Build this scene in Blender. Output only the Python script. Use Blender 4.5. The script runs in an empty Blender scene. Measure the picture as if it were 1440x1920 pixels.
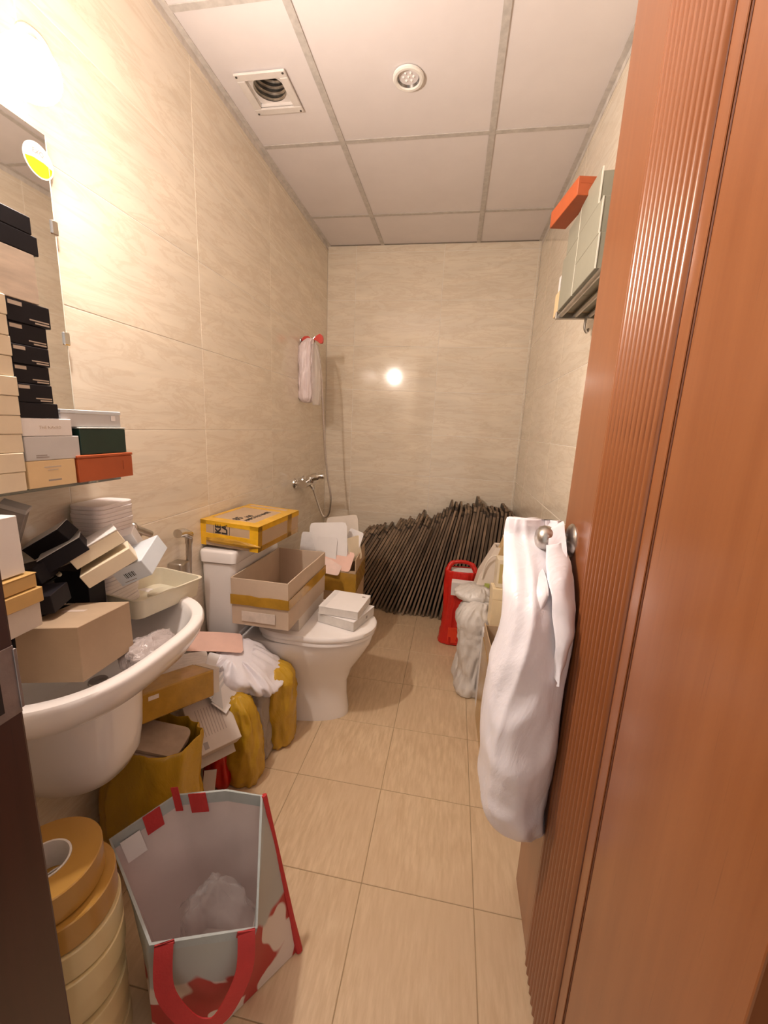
import bpy, bmesh, math, random
from mathutils import Vector, Matrix, Euler, noise
random.seed(7)
SC = bpy.context.scene
COL = SC.collection
PI = math.pi

# ------------------------------------------------------------------ camera, world, exposure
F_PX = 763.34
def make_camera():
    cam = bpy.data.cameras.new('camera'); o = bpy.data.objects.new('camera', cam); COL.objects.link(o)
    yaw, pitch, roll = -0.16199, -0.20565, 0.04524
    f = Vector((math.sin(yaw)*math.cos(pitch), math.cos(yaw)*math.cos(pitch), math.sin(pitch)))
    r = Vector((math.cos(yaw), -math.sin(yaw), 0)); u = r.cross(f)
    c, s = math.cos(roll), math.sin(roll)
    R, U = c*r+s*u, -s*r+c*u
    M = Matrix((( R.x, U.x, -f.x, .96569), (R.y, U.y, -f.y, -3.00599), (R.z, U.z, -f.z, 1.29987), (0, 0, 0, 1)))
    o.matrix_world = M
    cam.sensor_fit = 'VERTICAL'; cam.sensor_height = 36.0
    cam.lens = F_PX/1920*36.0
    cam.clip_start = 0.02; cam.clip_end = 50
    SC.camera = o
make_camera()
LAMP_POWER = 860.0        # strength of the glowing globe
WORLD_STRENGTH = 0.55
SC.view_settings.view_transform = 'Standard'
SC.view_settings.look = 'None'
SC.view_settings.gamma = 1.0
SC.view_settings.use_curve_mapping = False
SC.view_settings.exposure = 0.36
w = bpy.data.worlds.new('world'); SC.world = w; w.use_nodes = True
bg = w.node_tree.nodes['Background']
bg.inputs[0].default_value = (1.0, .87, .78, 1); bg.inputs[1].default_value = WORLD_STRENGTH

# ------------------------------------------------------------------ materials
MATS = {}
def nmat(name):
    m = bpy.data.materials.new(name); m.use_nodes = True
    nt = m.node_tree; b = nt.nodes['Principled BSDF']
    return m, nt, b
def mixcol(nt, fac, a, b):
    n = nt.nodes.new('ShaderNodeMix'); n.data_type = 'RGBA'
    nt.links.new(fac, n.inputs[0]) if not isinstance(fac, float) else setattr(n.inputs[0], 'default_value', fac)
    for i, v in ((6, a), (7, b)):
        if isinstance(v, tuple): n.inputs[i].default_value = (*v, 1)
        else: nt.links.new(v, n.inputs[i])
    return n.outputs[2]
def ramp(nt, src, p0, p1):
    n = nt.nodes.new('ShaderNodeMapRange'); n.inputs[1].default_value = p0; n.inputs[2].default_value = p1
    n.clamp = True
    nt.links.new(src, n.inputs[0]); return n.outputs[0]
def coords(nt, scale=(1, 1, 1), rot=(0, 0, 0), rnd=False, world=False):
    tc = nt.nodes.new('ShaderNodeTexCoord'); mp = nt.nodes.new('ShaderNodeMapping')
    src = tc.outputs['Object']
    if world: src = nt.nodes.new('ShaderNodeNewGeometry').outputs['Position']
    if rnd:
        oi = nt.nodes.new('ShaderNodeObjectInfo'); ad = nt.nodes.new('ShaderNodeVectorMath'); ad.operation = 'MULTIPLY_ADD'
        nt.links.new(oi.outputs['Random'], ad.inputs[0]); ad.inputs[1].default_value = (7, 11, 5)
        nt.links.new(src, ad.inputs[2]); src = ad.outputs[0]
    nt.links.new(src, mp.inputs[0]); mp.inputs['Scale'].default_value = scale; mp.inputs['Rotation'].default_value = rot
    return mp.outputs[0]
def tex(nt, vec, scale, detail=4, rough=.6, dist=0.0):
    n = nt.nodes.new('ShaderNodeTexNoise'); nt.links.new(vec, n.inputs['Vector'])
    n.inputs['Scale'].default_value = scale; n.inputs['Detail'].default_value = detail
    n.inputs['Roughness'].default_value = rough; n.inputs['Distortion'].default_value = dist
    return n.outputs[0]
def bump(nt, b, h, strength=.2, dist=.01):
    n = nt.nodes.new('ShaderNodeBump'); n.inputs['Strength'].default_value = strength; n.inputs['Distance'].default_value = dist
    nt.links.new(h, n.inputs['Height']); nt.links.new(n.outputs[0], b.inputs['Normal'])
def M(name, col=(.8, .8, .8), rough=.5, metal=0., var=.06, vscale=18, bmp=0., bscale=60, trans=0., coat=0., emis=None, sss=0., alpha=1., stretch=(1, 1, 1), sheen=0.):
    """plain procedural material: base colour with soft tonal variation, optional bump"""
    if name in MATS: return MATS[name]
    m, nt, b = nmat(name)
    v = coords(nt, stretch, rnd=True)
    n = tex(nt, v, vscale, 4)
    dk = tuple(c*(1-var*1.6) for c in col); lt = tuple(min(1, c*(1+var)) for c in col)
    nt.links.new(mixcol(nt, ramp(nt, n, .3, .7), dk, lt), b.inputs['Base Color'])
    b.inputs['Roughness'].default_value = rough; b.inputs['Metallic'].default_value = metal
    b.inputs['Transmission Weight'].default_value = trans; b.inputs['Coat Weight'].default_value = coat
    b.inputs['Alpha'].default_value = alpha
    if sss: b.inputs['Subsurface Weight'].default_value = sss; b.inputs['Subsurface Radius'].default_value = (.02, .015, .01)
    if emis: b.inputs['Emission Color'].default_value = (*emis[0], 1); b.inputs['Emission Strength'].default_value = emis[1]
    if bmp: bump(nt, b, tex(nt, coords(nt, stretch, rnd=True), bscale, 5), bmp, .004)
    MATS[name] = m; return m
def marble(name, base=(.86, .768, .628), vein=(.64, .50, .35)):
    m, nt, b = nmat(name)
    # tile local axes: x along the wall, z up
    v = coords(nt, (1, 1, 1), (0, 0, 0), rnd=True)
    mp = nt.nodes.new('ShaderNodeMapping'); nt.links.new(v, mp.inputs[0])
    mp.inputs['Rotation'].default_value = (0, math.radians(24), 0); mp.inputs['Scale'].default_value = (1.3, 1.3, 7.0)
    n1 = tex(nt, mp.outputs[0], 2.0, 6, .62, .5)
    n2 = tex(nt, mp.outputs[0], 2.6, 7, .66, 1.1)
    c = mixcol(nt, ramp(nt, n1, .36, .66), tuple(x*.91 for x in base), tuple(min(1, x*1.03) for x in base))
    # thin veins where n2 is close to .5
    s = nt.nodes.new('ShaderNodeMath'); s.operation = 'SUBTRACT'; nt.links.new(n2, s.inputs[0]); s.inputs[1].default_value = .5
    a = nt.nodes.new('ShaderNodeMath'); a.operation = 'ABSOLUTE'; nt.links.new(s.outputs[0], a.inputs[0])
    vv = ramp(nt, a.outputs[0], .055, .0)
    g = nt.nodes.new('ShaderNodeMath'); g.operation = 'MULTIPLY'; nt.links.new(vv, g.inputs[0]); g.inputs[1].default_value = .34
    nt.links.new(mixcol(nt, g.outputs[0], c, vein), b.inputs['Base Color'])
    b.inputs['Roughness'].default_value = .1; b.inputs['Specular IOR Level'].default_value = .5
    MATS[name] = m; return m
def floor_mat():
    m, nt, b = nmat('floor_tile_glaze')
    v = coords(nt, (1, .16, 1), (0, 0, .12), rnd=True)
    n = tex(nt, v, 75, 4, .6); n2 = tex(nt, coords(nt, world=True), 3, 3)
    c = mixcol(nt, ramp(nt, n, .35, .65), (.60, .43, .26), (.74, .565, .37))
    c = mixcol(nt, ramp(nt, n2, .4, .75), c, (.64, .47, .30))
    nt.links.new(c, b.inputs['Base Color']); b.inputs['Roughness'].default_value = .42
    bump(nt, b, n, .08, .002)
    MATS['floor'] = m; return m
def wood(name, a, bcol, rough=.28, scale=1.0, coat=.3):
    m, nt, b = nmat(name)
    n = tex(nt, coords(nt, (9*scale, 9*scale, .5*scale), world=False, rnd=False), 3, 6, .6, .3)
    n2 = tex(nt, coords(nt, (40*scale, 40*scale, 1.2*scale)), 6, 3, .6)
    c = mixcol(nt, ramp(nt, n, .3, .7), a, bcol)
    d = tuple(x*.75 for x in a)
    c = mixcol(nt, ramp(nt, n2, .62, .8), c, d)
    nt.links.new(c, b.inputs['Base Color']); b.inputs['Roughness'].default_value = rough; b.inputs['Coat Weight'].default_value = coat
    b.inputs['Coat Roughness'].default_value = .18
    MATS[name] = m; return m
def plastic_film(name, col, rough=.3, fold=22, strength=.5, trans=0., alpha=1., sss=.0):
    m, nt, b = nmat(name)
    v = coords(nt, (1, 1, .55), rnd=True)
    n = tex(nt, v, fold, 5, .62, .8)
    vo = nt.nodes.new('ShaderNodeTexVoronoi'); vo.feature = 'DISTANCE_TO_EDGE'; vo.inputs['Scale'].default_value = fold*.7
    nt.links.new(v, vo.inputs['Vector'])
    ad = nt.nodes.new('ShaderNodeMath'); ad.operation = 'ADD'; nt.links.new(n, ad.inputs[0]); nt.links.new(vo.outputs['Distance'], ad.inputs[1])
    nt.links.new(mixcol(nt, ramp(nt, n, .3, .7), tuple(c*.92 for c in col), col), b.inputs['Base Color'])
    b.inputs['Roughness'].default_value = rough; b.inputs['Transmission Weight'].default_value = trans; b.inputs['Alpha'].default_value = alpha
    if sss: b.inputs['Subsurface Weight'].default_value = sss; b.inputs['Subsurface Radius'].default_value = (.03, .025, .02)
    bump(nt, b, ad.outputs[0], strength, .012)
    MATS[name] = m; return m
def cardboard(name, col):
    m, nt, b = nmat(name)
    n = tex(nt, coords(nt, rnd=True), 9, 5, .6); n2 = tex(nt, coords(nt, (1, 1, 30), rnd=True), 30, 2)
    c = mixcol(nt, ramp(nt, n, .3, .75), tuple(x*.86 for x in col), col)
    c = mixcol(nt, ramp(nt, n2, .55, .8), c, tuple(x*.9 for x in col))
    nt.links.new(c, b.inputs['Base Color']); b.inputs['Roughness'].default_value = .75
    bump(nt, b, n, .1, .004)
    MATS[name] = m; return m

MARB = marble('marble_tile')
GROUT = M('wall_grout', (.90, .85, .77), .7)
FLOOR = floor_mat()
FGROUT = M('floor_grout', (.40, .29, .17), .9)
CEILP = M('ceiling_panel', (.82, .765, .755), .8, var=.02, vscale=5, bmp=.05, bscale=120)
TBAR = M('tee_bar_grey', (.60, .56, .52), .6, var=.1, vscale=40)
DOORW = wood('door_wood', (.225, .070, .021), (.285, .098, .032))
DOORD = wood('frame_wood', (.035, .012, .008), (.055, .018, .012), .35, coat=.1)
CHROME = M('chrome', (.75, .73, .70), .14, 1., var=.05)
STEEL = M('brushed_steel', (.55, .52, .48), .3, 1., var=.08, bmp=.05)
CERAM = M('white_ceramic', (.86, .82, .80), .12, var=.015, vscale=4, coat=.4)
WHITE = M('white_card', (.83, .80, .79), .5, var=.02, vscale=8)
BLACK = M('black_card', (.014, .012, .016), .55, var=.1); BLACK.node_tree.nodes['Principled BSDF'].inputs['Specular IOR Level'].default_value = .2
CREAM = M('cream_card', (.80, .70, .53), .55, var=.03)
YCREAM = M('warm_cream_card', (.80, .60, .34), .5, var=.03)
GREY = M('silver_grey_card', (.60, .60, .61), .4, var=.03)
PBLUE = M('pale_blue_card', (.66, .72, .78), .4, var=.03)
GREEN = M('dark_green_card', (.008, .035, .025), .35, var=.1)
ORANGE = M('orange_card', (.47, .10, .028), .5, var=.05)
KRAFT = cardboard('kraft_card', (.47, .34, .225))
CBOARD = cardboard('corrugated_card', (.56, .40, .255))
CPALE = cardboard('pale_corrugated_card', (.62, .48, .36))
CLIGHT = cardboard('light_carton', (.70, .62, .54))
TAPE = M('yellow_packing_tape', (.80, .44, .015), .22, var=.12, vscale=14, bmp=.25, bscale=30, coat=.3)
TAPEB = M('brown_packing_tape', (.47, .255, .03), .2, var=.15, vscale=14, bmp=.3, bscale=30, coat=.3)
INK = M('black_ink', (.02, .018, .018), .6)
INKG = M('grey_ink', (.33, .29, .27), .6)
INKP = M('pale_ink', (.55, .46, .38), .6)
GOLD = M('gold_card', (.62, .40, .15), .38, var=.05)
SAGE = M('sage_grey_card', (.31, .295, .225), .5, var=.03)
SAGED = M('sage_grey_edge', (.84, .82, .70), .5, var=.03)
FILM_W = plastic_film('white_poly_film', (.88, .84, .88), .3, 9, .42, sss=.15)
FILM_G = plastic_film('grey_poly_film', (.74, .70, .66), .28, 20, .5)
FILM_Y = plastic_film('yellow_brown_film', (.56, .33, .022), .25, 14, .5)
FILM_R = plastic_film('red_film', (.66, .022, .014), .25, 16, .55)
FILM_C = plastic_film('clear_film', (.82, .77, .75), .15, 22, .9, trans=0., alpha=.17)
FILM_P = plastic_film('pink_white_film', (.82, .70, .70), .25, 24, .5)
RED = M('red_cloth', (.52, .03, .03), .6, bmp=.2, bscale=220)
BOARDM = M('dark_board_face', (.06, .042, .030), .6, var=.35, vscale=10, stretch=(1, 1, .2), bmp=.3, bscale=40)
BOARDE = M('board_edge', (.27, .19, .125), .75, var=.45, vscale=26, stretch=(1, 1, .15), bmp=.5, bscale=80)
PINK = M('pink_carton', (.80, .52, .43), .6, var=.03)

# ------------------------------------------------------------------ mesh helpers
class MB:
    def __init__(s): s.bm = bmesh.new()
    def box(s, x0, x1, y0, y1, z0, z1, bev=0, seg=1, mat=None):
        t = bmesh.new()
        bmesh.ops.create_cube(t, size=1)
        for v in t.verts: v.co = Vector(((x0+x1)/2+v.co.x*(x1-x0), (y0+y1)/2+v.co.y*(y1-y0), (z0+z1)/2+v.co.z*(z1-z0)))
        if bev: bmesh.ops.bevel(t, geom=t.edges[:], offset=bev, segments=seg, profile=.5, affect='EDGES')
        s._merge(t, mat); return s
    def _merge(s, t, mat=None):
        if mat is not None: bmesh.ops.transform(t, matrix=mat, verts=t.verts)
        bmesh.ops.recalc_face_normals(t, faces=t.faces)
        me = bpy.data.meshes.new('tmp'); t.to_mesh(me); t.free(); s.bm.from_mesh(me); bpy.data.meshes.remove(me)
    def loft(s, rings, cap0=True, cap1=True, closed=True, mat=None):
        t = bmesh.new(); R = [[t.verts.new(p) for p in r] for r in rings]; n = len(R[0])
        for a, b in zip(R, R[1:]):
            for i in range(n if closed else n-1):
                j = (i+1) % n
                t.faces.new((a[i], a[j], b[j], b[i]))
        if cap0: t.faces.new(R[0][::-1])
        if cap1: t.faces.new(R[-1])
        s._merge(t, mat); return s
    def lathe(s, prof, n=32, mat=None, cap0=True, cap1=True):
        rings = [[Vector((r*math.cos(2*PI*i/n), r*math.sin(2*PI*i/n), z)) for i in range(n)] for r, z in prof]
        return s.loft(rings, cap0, cap1, True, mat)
    def tube(s, pts, r, n=10, caps=True):
        pts = [Vector(p) for p in pts]; rings = []; up = None
        rr = r if isinstance(r, (list, tuple)) else [r]*len(pts)
        for i, p in enumerate(pts):
            d = (pts[min(i+1, len(pts)-1)]-pts[max(i-1, 0)]).normalized()
            if up is None: up = d.orthogonal().normalized()
            up = (up-d*up.dot(d)).normalized(); sd = d.cross(up)
            rings.append([p+(up*math.cos(2*PI*k/n)+sd*math.sin(2*PI*k/n))*rr[i] for k in range(n)])
        return s.loft(rings, caps, caps)
    def sphere(s, c, r, sc=(1, 1, 1), seg=24):
        t = bmesh.new(); bmesh.ops.create_uvsphere(t, u_segments=seg, v_segments=seg//2, radius=r)
        for v in t.verts: v.co = Vector((v.co.x*sc[0]+c[0], v.co.y*sc[1]+c[1], v.co.z*sc[2]+c[2]))
        s._merge(t); return s
    def quad(s, pts):
        vs = [s.bm.verts.new(p) for p in pts]; s.bm.faces.new(vs); return s
    def mesh(s, name, mat, smooth=False, angle=.6):
        me = bpy.data.meshes.new(name); s.bm.to_mesh(me); s.bm.free()
        me.materials.append(mat)
        if smooth:
            me.polygons.foreach_set('use_smooth', [True]*len(me.polygons))
            if angle: me.set_sharp_from_angle(angle=angle)
        return me
    def build(s, name, mat, parent=None, smooth=False, angle=.6): return link(name, s.mesh(name, mat, smooth, angle), parent)
def link(name, me, parent=None, loc=None, rot=None):
    o = bpy.data.objects.new(name, me); COL.objects.link(o)
    if parent: o.parent = parent
    if loc: o.location = loc
    if rot: o.rotation_euler = rot
    return o
def tag(o, label, cat, group=None):
    o['label'] = label; o['category'] = cat
    if group: o['group'] = group
    return o
def thing(name, label, cat, loc=(0, 0, 0), rot=(0, 0, 0), group=None):
    o = bpy.data.objects.new(name, None); COL.objects.link(o); o.empty_display_size = .05
    o.location = loc; o.rotation_euler = rot
    return tag(o, label, cat, group)
def struct(name, me): o = link(name, me); o['kind'] = 'structure'; return o
def sstruct(name):
    o = bpy.data.objects.new(name, None); COL.objects.link(o); o['kind'] = 'structure'; return o
def spline(pts, n=6):
    P = [Vector(p) for p in pts]; P = [2*P[0]-P[1]]+P+[2*P[-1]-P[-2]]; out = []
    for i in range(1, len(P)-2):
        for k in range(n):
            t = k/n; a, b, c, d = P[i-1], P[i], P[i+1], P[i+2]
            out.append(.5*((2*b)+(c-a)*t+(2*a-5*b+4*c-d)*t*t+(3*b-a-3*c+d)*t**3))
    out.append(P[-2]); return out
def text_mesh(name, body, size, mat, align='CENTER', bold=0.):
    cu = bpy.data.curves.new('t', 'FONT'); cu.body = body; cu.size = size; cu.align_x = align; cu.align_y = 'CENTER'; cu.extrude = .0003; cu.offset = bold
    o = bpy.data.objects.new('t', cu); COL.objects.link(o)
    dg = bpy.context.evaluated_depsgraph_get(); dg.update()
    me = bpy.data.meshes.new_from_object(o.evaluated_get(dg)); me.name = name
    bpy.data.objects.remove(o); bpy.data.curves.remove(cu)
    me.materials.clear(); me.materials.append(mat); return me

# ------------------------------------------------------------------ the room
W, H, YF = 1.4157, 2.502, -2.70       # width, ceiling height, inner face of the door wall (back wall at y=0)
TW, TH, TT = .6, .3, .010
tile_cache = {}
def tile_mesh(wd, hg):
    k = (round(wd, 3), round(hg, 3))
    if k not in tile_cache:
        g = .0012
        b = MB().box(-wd/2+g, wd/2-g, -.004, .004, -hg/2+g, hg/2-g, .0008)
        tile_cache[k] = b.mesh('tile', MARB)
    return tile_cache[k]
def tiled_wall(name, u0, u1, ju, place, rot, zmax=H):
    """grout slab with tile children; ju = one joint position along u"""
    wall = sstruct(name)
    def edges(a, b, j, s):
        k = math.ceil((a-j)/s-1e-6); e = [a]
        x = j+k*s
        while x < b-1e-4:
            if x > a+1e-4: e.append(x)
            x += s
        return e+[b]
    us = edges(u0, u1, ju, TW); zs = edges(0, zmax, .0574, TH)
    for a, b in zip(us, us[1:]):
        for c, d in zip(zs, zs[1:]):
            link('tile', tile_mesh(b-a, d-c), wall, place((a+b)/2, (c+d)/2), rot)
    return wall
# finished faces at x=0, y=0, x=W
wl = tiled_wall('wall_left', YF, 0, -1.52, lambda u, z: (-.004, u, z), (0, 0, PI/2))
MB().box(-.08, -.0012, YF, .08, 0, H).build('grout', GROUT, wl)
wb = tiled_wall('wall_back', 0, W, .2026, lambda u, z: (u, .004, z), (0, 0, 0))
MB().box(0, W, .0012, .08, 0, H).build('grout', GROUT, wb)
wr = tiled_wall('wall_right', YF, 0, -.93, lambda u, z: (W+.004, u, z), (0, 0, -PI/2))
MB().box(W+.0012, W+.08, YF, .08, 0, H).build('grout', GROUT, wr)
wf = tiled_wall('wall_front', 0, .49, .2, lambda u, z: (u, YF-.004, z), (0, 0, PI))
MB().box(-.08, .49, YF-.15, YF-.0012, 0, H).build('grout', GROUT, wf)
MB().box(1.345, W+.08, YF-.15, YF-.0012, 0, H).build('grout', GROUT, wf)
MB().box(.49, 1.345, YF-.15, YF-.0012, 2.26, H).build('lintel', GROUT, wf)

# floor
S = .3206
fl = sstruct('floor')
MB().box(-.08, W+.08, -4.2, .08, -.06, -.0012).build('grout', FGROUT, fl)
def cuts(a, b, j):
    e = [a]; x = j+math.ceil((a-j)/S)*S
    while x < b-1e-4:
        if x > a+.002: e.append(x)
        x += S
    return e+[b]
fcache = {}
for a, b in [p for p in zip(cuts(0, W, .798), cuts(0, W, .798)[1:])]:
    ys = cuts(-4.2, 0, -1.762)
    for c, d in zip(ys, ys[1:]):
        k = (round(b-a, 3), round(d-c, 3))
        if k not in fcache:
            fcache[k] = MB().box(-(b-a)/2+.0012, (b-a)/2-.0012, -(d-c)/2+.0012, (d-c)/2-.0012, -.008, 0, .0008).mesh('tile', FLOOR)
        link('tile', fcache[k], fl, ((a+b)/2, (c+d)/2, 0))

# ceiling: tee grid with lay-in panels
ce = sstruct('ceiling')
XB, YB = [0, .384, 1.018, W], [YF, -2.262, -1.638, -1.014, -.390, 0]
MB().box(-.08, W+.08, YF-.15, .08, H+.25, H+.3).build('slab', M('slab_grey', (.4, .38, .36), .9), ce)
VENT = (.187, -1.31); VH = .068
for i in range(3):
    for j in range(5):
        x0, x1, y0, y1 = XB[i]+.006, XB[i+1]-.006, YB[j]+.006, YB[j+1]-.006
        b = MB(); z0, z1 = H+.002, H+.012
        if x0 < VENT[0] < x1 and y0 < VENT[1] < y1:
            vx, vy = VENT; h = VH
            b.box(x0, vx-h, y0, y1, z0, z1); b.box(vx+h, x1, y0, y1, z0, z1); b.box(vx-h, vx+h, y0, vy-h, z0, z1); b.box(vx-h, vx+h, vy+h, y1, z0, z1)
        else: b.box(x0, x1, y0, y1, z0, z1, .001)
        b.build('panel', CEILP, ce)
for x in XB[1:3]: MB().box(x-.0125, x+.0125, YF, 0, H-.002, H+.0015, .0005).build('tee_bar', TBAR, ce)
for y in YB[1:5]:
    for a, b in zip(XB, XB[1:]): MB().box(a+.0125*(a > 0), b-.0125*(b < W), y-.0115, y+.0115, H-.001, H+.0015, .0005).build('tee_bar', TBAR, ce)
WANG = M('wall_angle_white', (.68, .63, .58), .6, var=.12, vscale=30)
for x0, x1, y0, y1 in ((0, .022, YF, 0), (W-.022, W, YF, 0)):
    b = MB(); b.box(x0, x1, y0, y1, H-.0015, H+.0015)
    b.box(x0 if x0 == 0 else W-.002, .002 if x0 == 0 else W, y0, y1, H-.024, H); b.build('wall_angle', WANG, ce)
MB().box(.022, W-.022, -.012, 0, H-.0012, H+.0012).build('wall_angle', M('angle_dark', (.30, .26, .22), .7), ce)

# door leaf (opened to 90 degrees, hinged by the camera) and frame
DX, DY0, DY1, DTOP = 1.245, -2.706, -1.982, 2.2
door = sstruct('door_1'); door.location = (DX, DY0, 0)
DW = DY1-DY0
MB().box(0, .04, 0, DW, .006, DTOP, .002, 2).build('leaf', DOORW, door)
def halfround(r, L, n=8):
    rings = []
    for z in (0, L): rings.append([Vector((.001-r*.95*math.sin(PI*k/n), -r+2*r*k/n, z)) for k in range(n+1)])
    return MB().loft(rings)
fm = halfround(.0080, DTOP-.008).mesh('flute', DOORW, True)
fy0 = -2.185-DY0; NFL = 11; pit = .0178
for k in range(NFL): link('flute', fm, door, (0, fy0-k*pit, .007))
gm = MB().box(-.0022, 0, -.004, .004, .006, DTOP, .001).mesh('bead', DOORW)
for yy in (fy0+.0135, fy0+.0215, fy0-NFL*pit-.022): link('bead', gm, door, (0, yy, 0))
GROOVE = M('groove_dark', (.09, .025, .01), .6)
gm2 = MB().box(-.0006, 0, -.0018, .0018, .006, DTOP).mesh('groove', GROOVE)
for yy in (fy0+.0265, fy0-NFL*pit-.030, fy0-NFL*pit+.0075): link('groove', gm2, door, (0, yy, 0))
# handle set
KN = thing  # (the knob belongs to the door: parts of door_1)
kz, ky = 1.067, -2.052-DY0
rx = Matrix.Translation((0, ky, kz)) @ Matrix.Rotation(-PI/2, 4, 'Y')
ro = MB().lathe([(.038, 0), (.038, .002), (.034, .006), (.022, .010), (.014, .014), (.012, .014)], 40, rx).build('rosette', STEEL, door, True)
kb = MB().lathe([(.010, .010), (.009, .030), (.014, .036), (.024, .042), (.0285, .052), (.029, .062), (.026, .071), (.018, .078), (.006, .081)], 40, rx).build('knob', STEEL, door, True)
dx = Matrix.Translation((.04, ky, kz)) @ Matrix.Rotation(PI/2, 4, 'Y')
MB().lathe([(.038, 0), (.034, .006), (.012, .014), (.009, .030), (.024, .042), (.029, .062), (.018, .078), (.006, .081)], 40, dx).build('outer_knob', STEEL, door, True)
# jambs
tr = sstruct('trim_1')
MB().box(.47, .545, YF-.16, YF, 0, 2.2, .003, 2).build('jamb', DOORD, tr)
MB().box(.40, .47, YF, YF+.012, 0, 2.26, .003, 2).build('architrave', DOORD, tr)
MB().box(.470, .52, YF-.0, YF+.004, 0, 2.2, .001).build('stop', DOORD, tr)
pl = MB(); pl.box(.545, .5462, -2.765, -2.7015, .995, 1.070, .0004); pl.box(.545, .5475, -2.7030, -2.6998, 1.000, 1.066, .0004)
pl.build('strike_plate', M('strike_plate_steel', (.30, .27, .265), .5, 1., var=.2, bmp=.2), tr)
MB().box(.5463, .5466, -2.745, -2.718, 1.005, 1.055).build('latch_hole', M('latch_hole', (.02, .012, .01), .8), tr)
tr2 = sstruct('trim_2')
MB().box(1.29, 1.345, YF-.16, YF-.012, 0, 2.26, .003, 2).build('jamb', DOORD, tr2)
MB().box(.47, 1.345, YF-.16, YF-.012, 2.205, 2.26, .003).build('head_jamb', DOORD, tr2)

# ------------------------------------------------------------------ wall lamp (the light of the room)
lamp = thing('wall_lamp', 'glowing round globe lamp on the wall above the mirror', 'lamp', (0, -2.1, 2.04))
GLOW = M('glowing_globe', (1, .97, .92), .4, emis=((1.0, .870, .775), LAMP_POWER))
GLOW2 = M('skirt_wall_glow', (1, .95, .9), .4, emis=((1.0, .870, .775), LAMP_POWER*.02))  # weak glow added to light the wall around the lamp a little
LCER = M('lamp_white', (.88, .85, .80), .3)
BRASS = M('brass', (.72, .47, .16), .25, 1.)
plm = Matrix.Rotation(PI/2, 4, 'Y')
MB().lathe([(.044, 0), (.044, .006), (.038, .014), (.02, .018)], 40, Matrix.Translation((0, .012, .02)) @ plm).build('back_plate', LCER, lamp, True)
MB().tube(spline([(.01, 0, .01), (.05, -.03, .0), (.03, -.06, -.05), (.035, -.115, -.098)]), .009, 12).build('arm', BRASS, lamp, True)
GL = Vector((.140, -.132, -.124))
AX = Matrix.Translation(GL) @ Vector((1, .0, -.06)).to_track_quat('Z', 'Y').to_matrix().to_4x4()
rb_ = .0475; cut = math.radians(70)
MB().lathe([(max(.0004, rb_*math.sin(cut*(1-k/18))), rb_*math.cos(cut*(1-k/18))) for k in range(19)], 40, AX, cap0=False).build('globe', GLOW, lamp, True, 0)
MB().lathe([(.012, -.115), (.017, -.112), (.018, -.085), (.024, -.070), (.036, -.048), (.0462, -.0125), (.0478, .0), (.0470, .0100), (.0450, .0158), (.0435, .0158)], 32, AX, cap1=False).build('light_shield_skirt', GLOW2, lamp, True, .6)  # housing added to keep the lamp's direct light off the near wall
MB().tube([(.02, -.10, -.088), (.02, -.55, -.088)], .008, 12).build('rail', BRASS, lamp, True)

# ------------------------------------------------------------------ mirror and shelf
mi = thing('wall_mirror', 'frameless wall mirror with a round yellow and white sticker', 'mirror', (0, -2.39, 1.17))
MIRR = M('mirror_silver', (.82, .80, .77), .02, 1., var=.01)
MB().box(.012, .018, -.29, .29, 0, .728).build('glass', MIRR, mi)
MB().box(0, .012, -.275, .275, .012, .716).build('backing', M('mirror_back', (.5, .46, .4), .7), mi)
EDGE = M('mirror_edge', (.80, .74, .62), .25)
for a in ((-.29, .29, .7281, .7291), (.2901, .2912, 0, .728)): MB().box(.010, .019, a[0], a[1], a[2], a[3]).build('edge_strip', EDGE, mi)
for z in (.29, .53): MB().box(0, .022, .280, .297, z, z+.03, .002).build('clip', CHROME, mi)
stk = thing('sticker', '', '') if False else None
st = MB().lathe([(.034, 0), (.034, .0005)], 40, Matrix.Translation((.0181, .268, .668)) @ plm).build('sticker', M('sticker_white', (.92, .92, .86), .4), mi)
# lower part of the sticker is yellow
ycol = M('sticker_yellow', (.92, .86, .02), .35)
b = MB(); pts = [Vector((.0189, .268+.031*math.cos(t), .668+.031*math.sin(t))) for t in [PI+.12+(PI-.24)*k/24 for k in range(25)]]
b.quad(pts+[Vector((.0189, .268+.012, .668+.001)), Vector((.0189, .268-.012, .668+.001))]); b.build('sticker_band', ycol, st)
link('sticker_print', text_mesh('sticker_print', 'EXQ', .013, INKG), st, (.0189, .268, .683), (PI/2, 0, PI/2))

gs = thing('glass_shelf', 'narrow glass wall shelf below the mirror holding stacked boxes', 'shelf', (0, -2.36, 1.14))
GLASS = M('shelf_glass', (.80, .88, .84), .05, trans=.85, var=.01)
MB().box(.004, .135, -.30, .26, 0, .007, .001).build('glass', GLASS, gs)
for y in (-.22, .22): MB().box(0, .05, y-.012, y+.012, -.014, .016, .003, 2).build('bracket', CHROME, gs)

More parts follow.
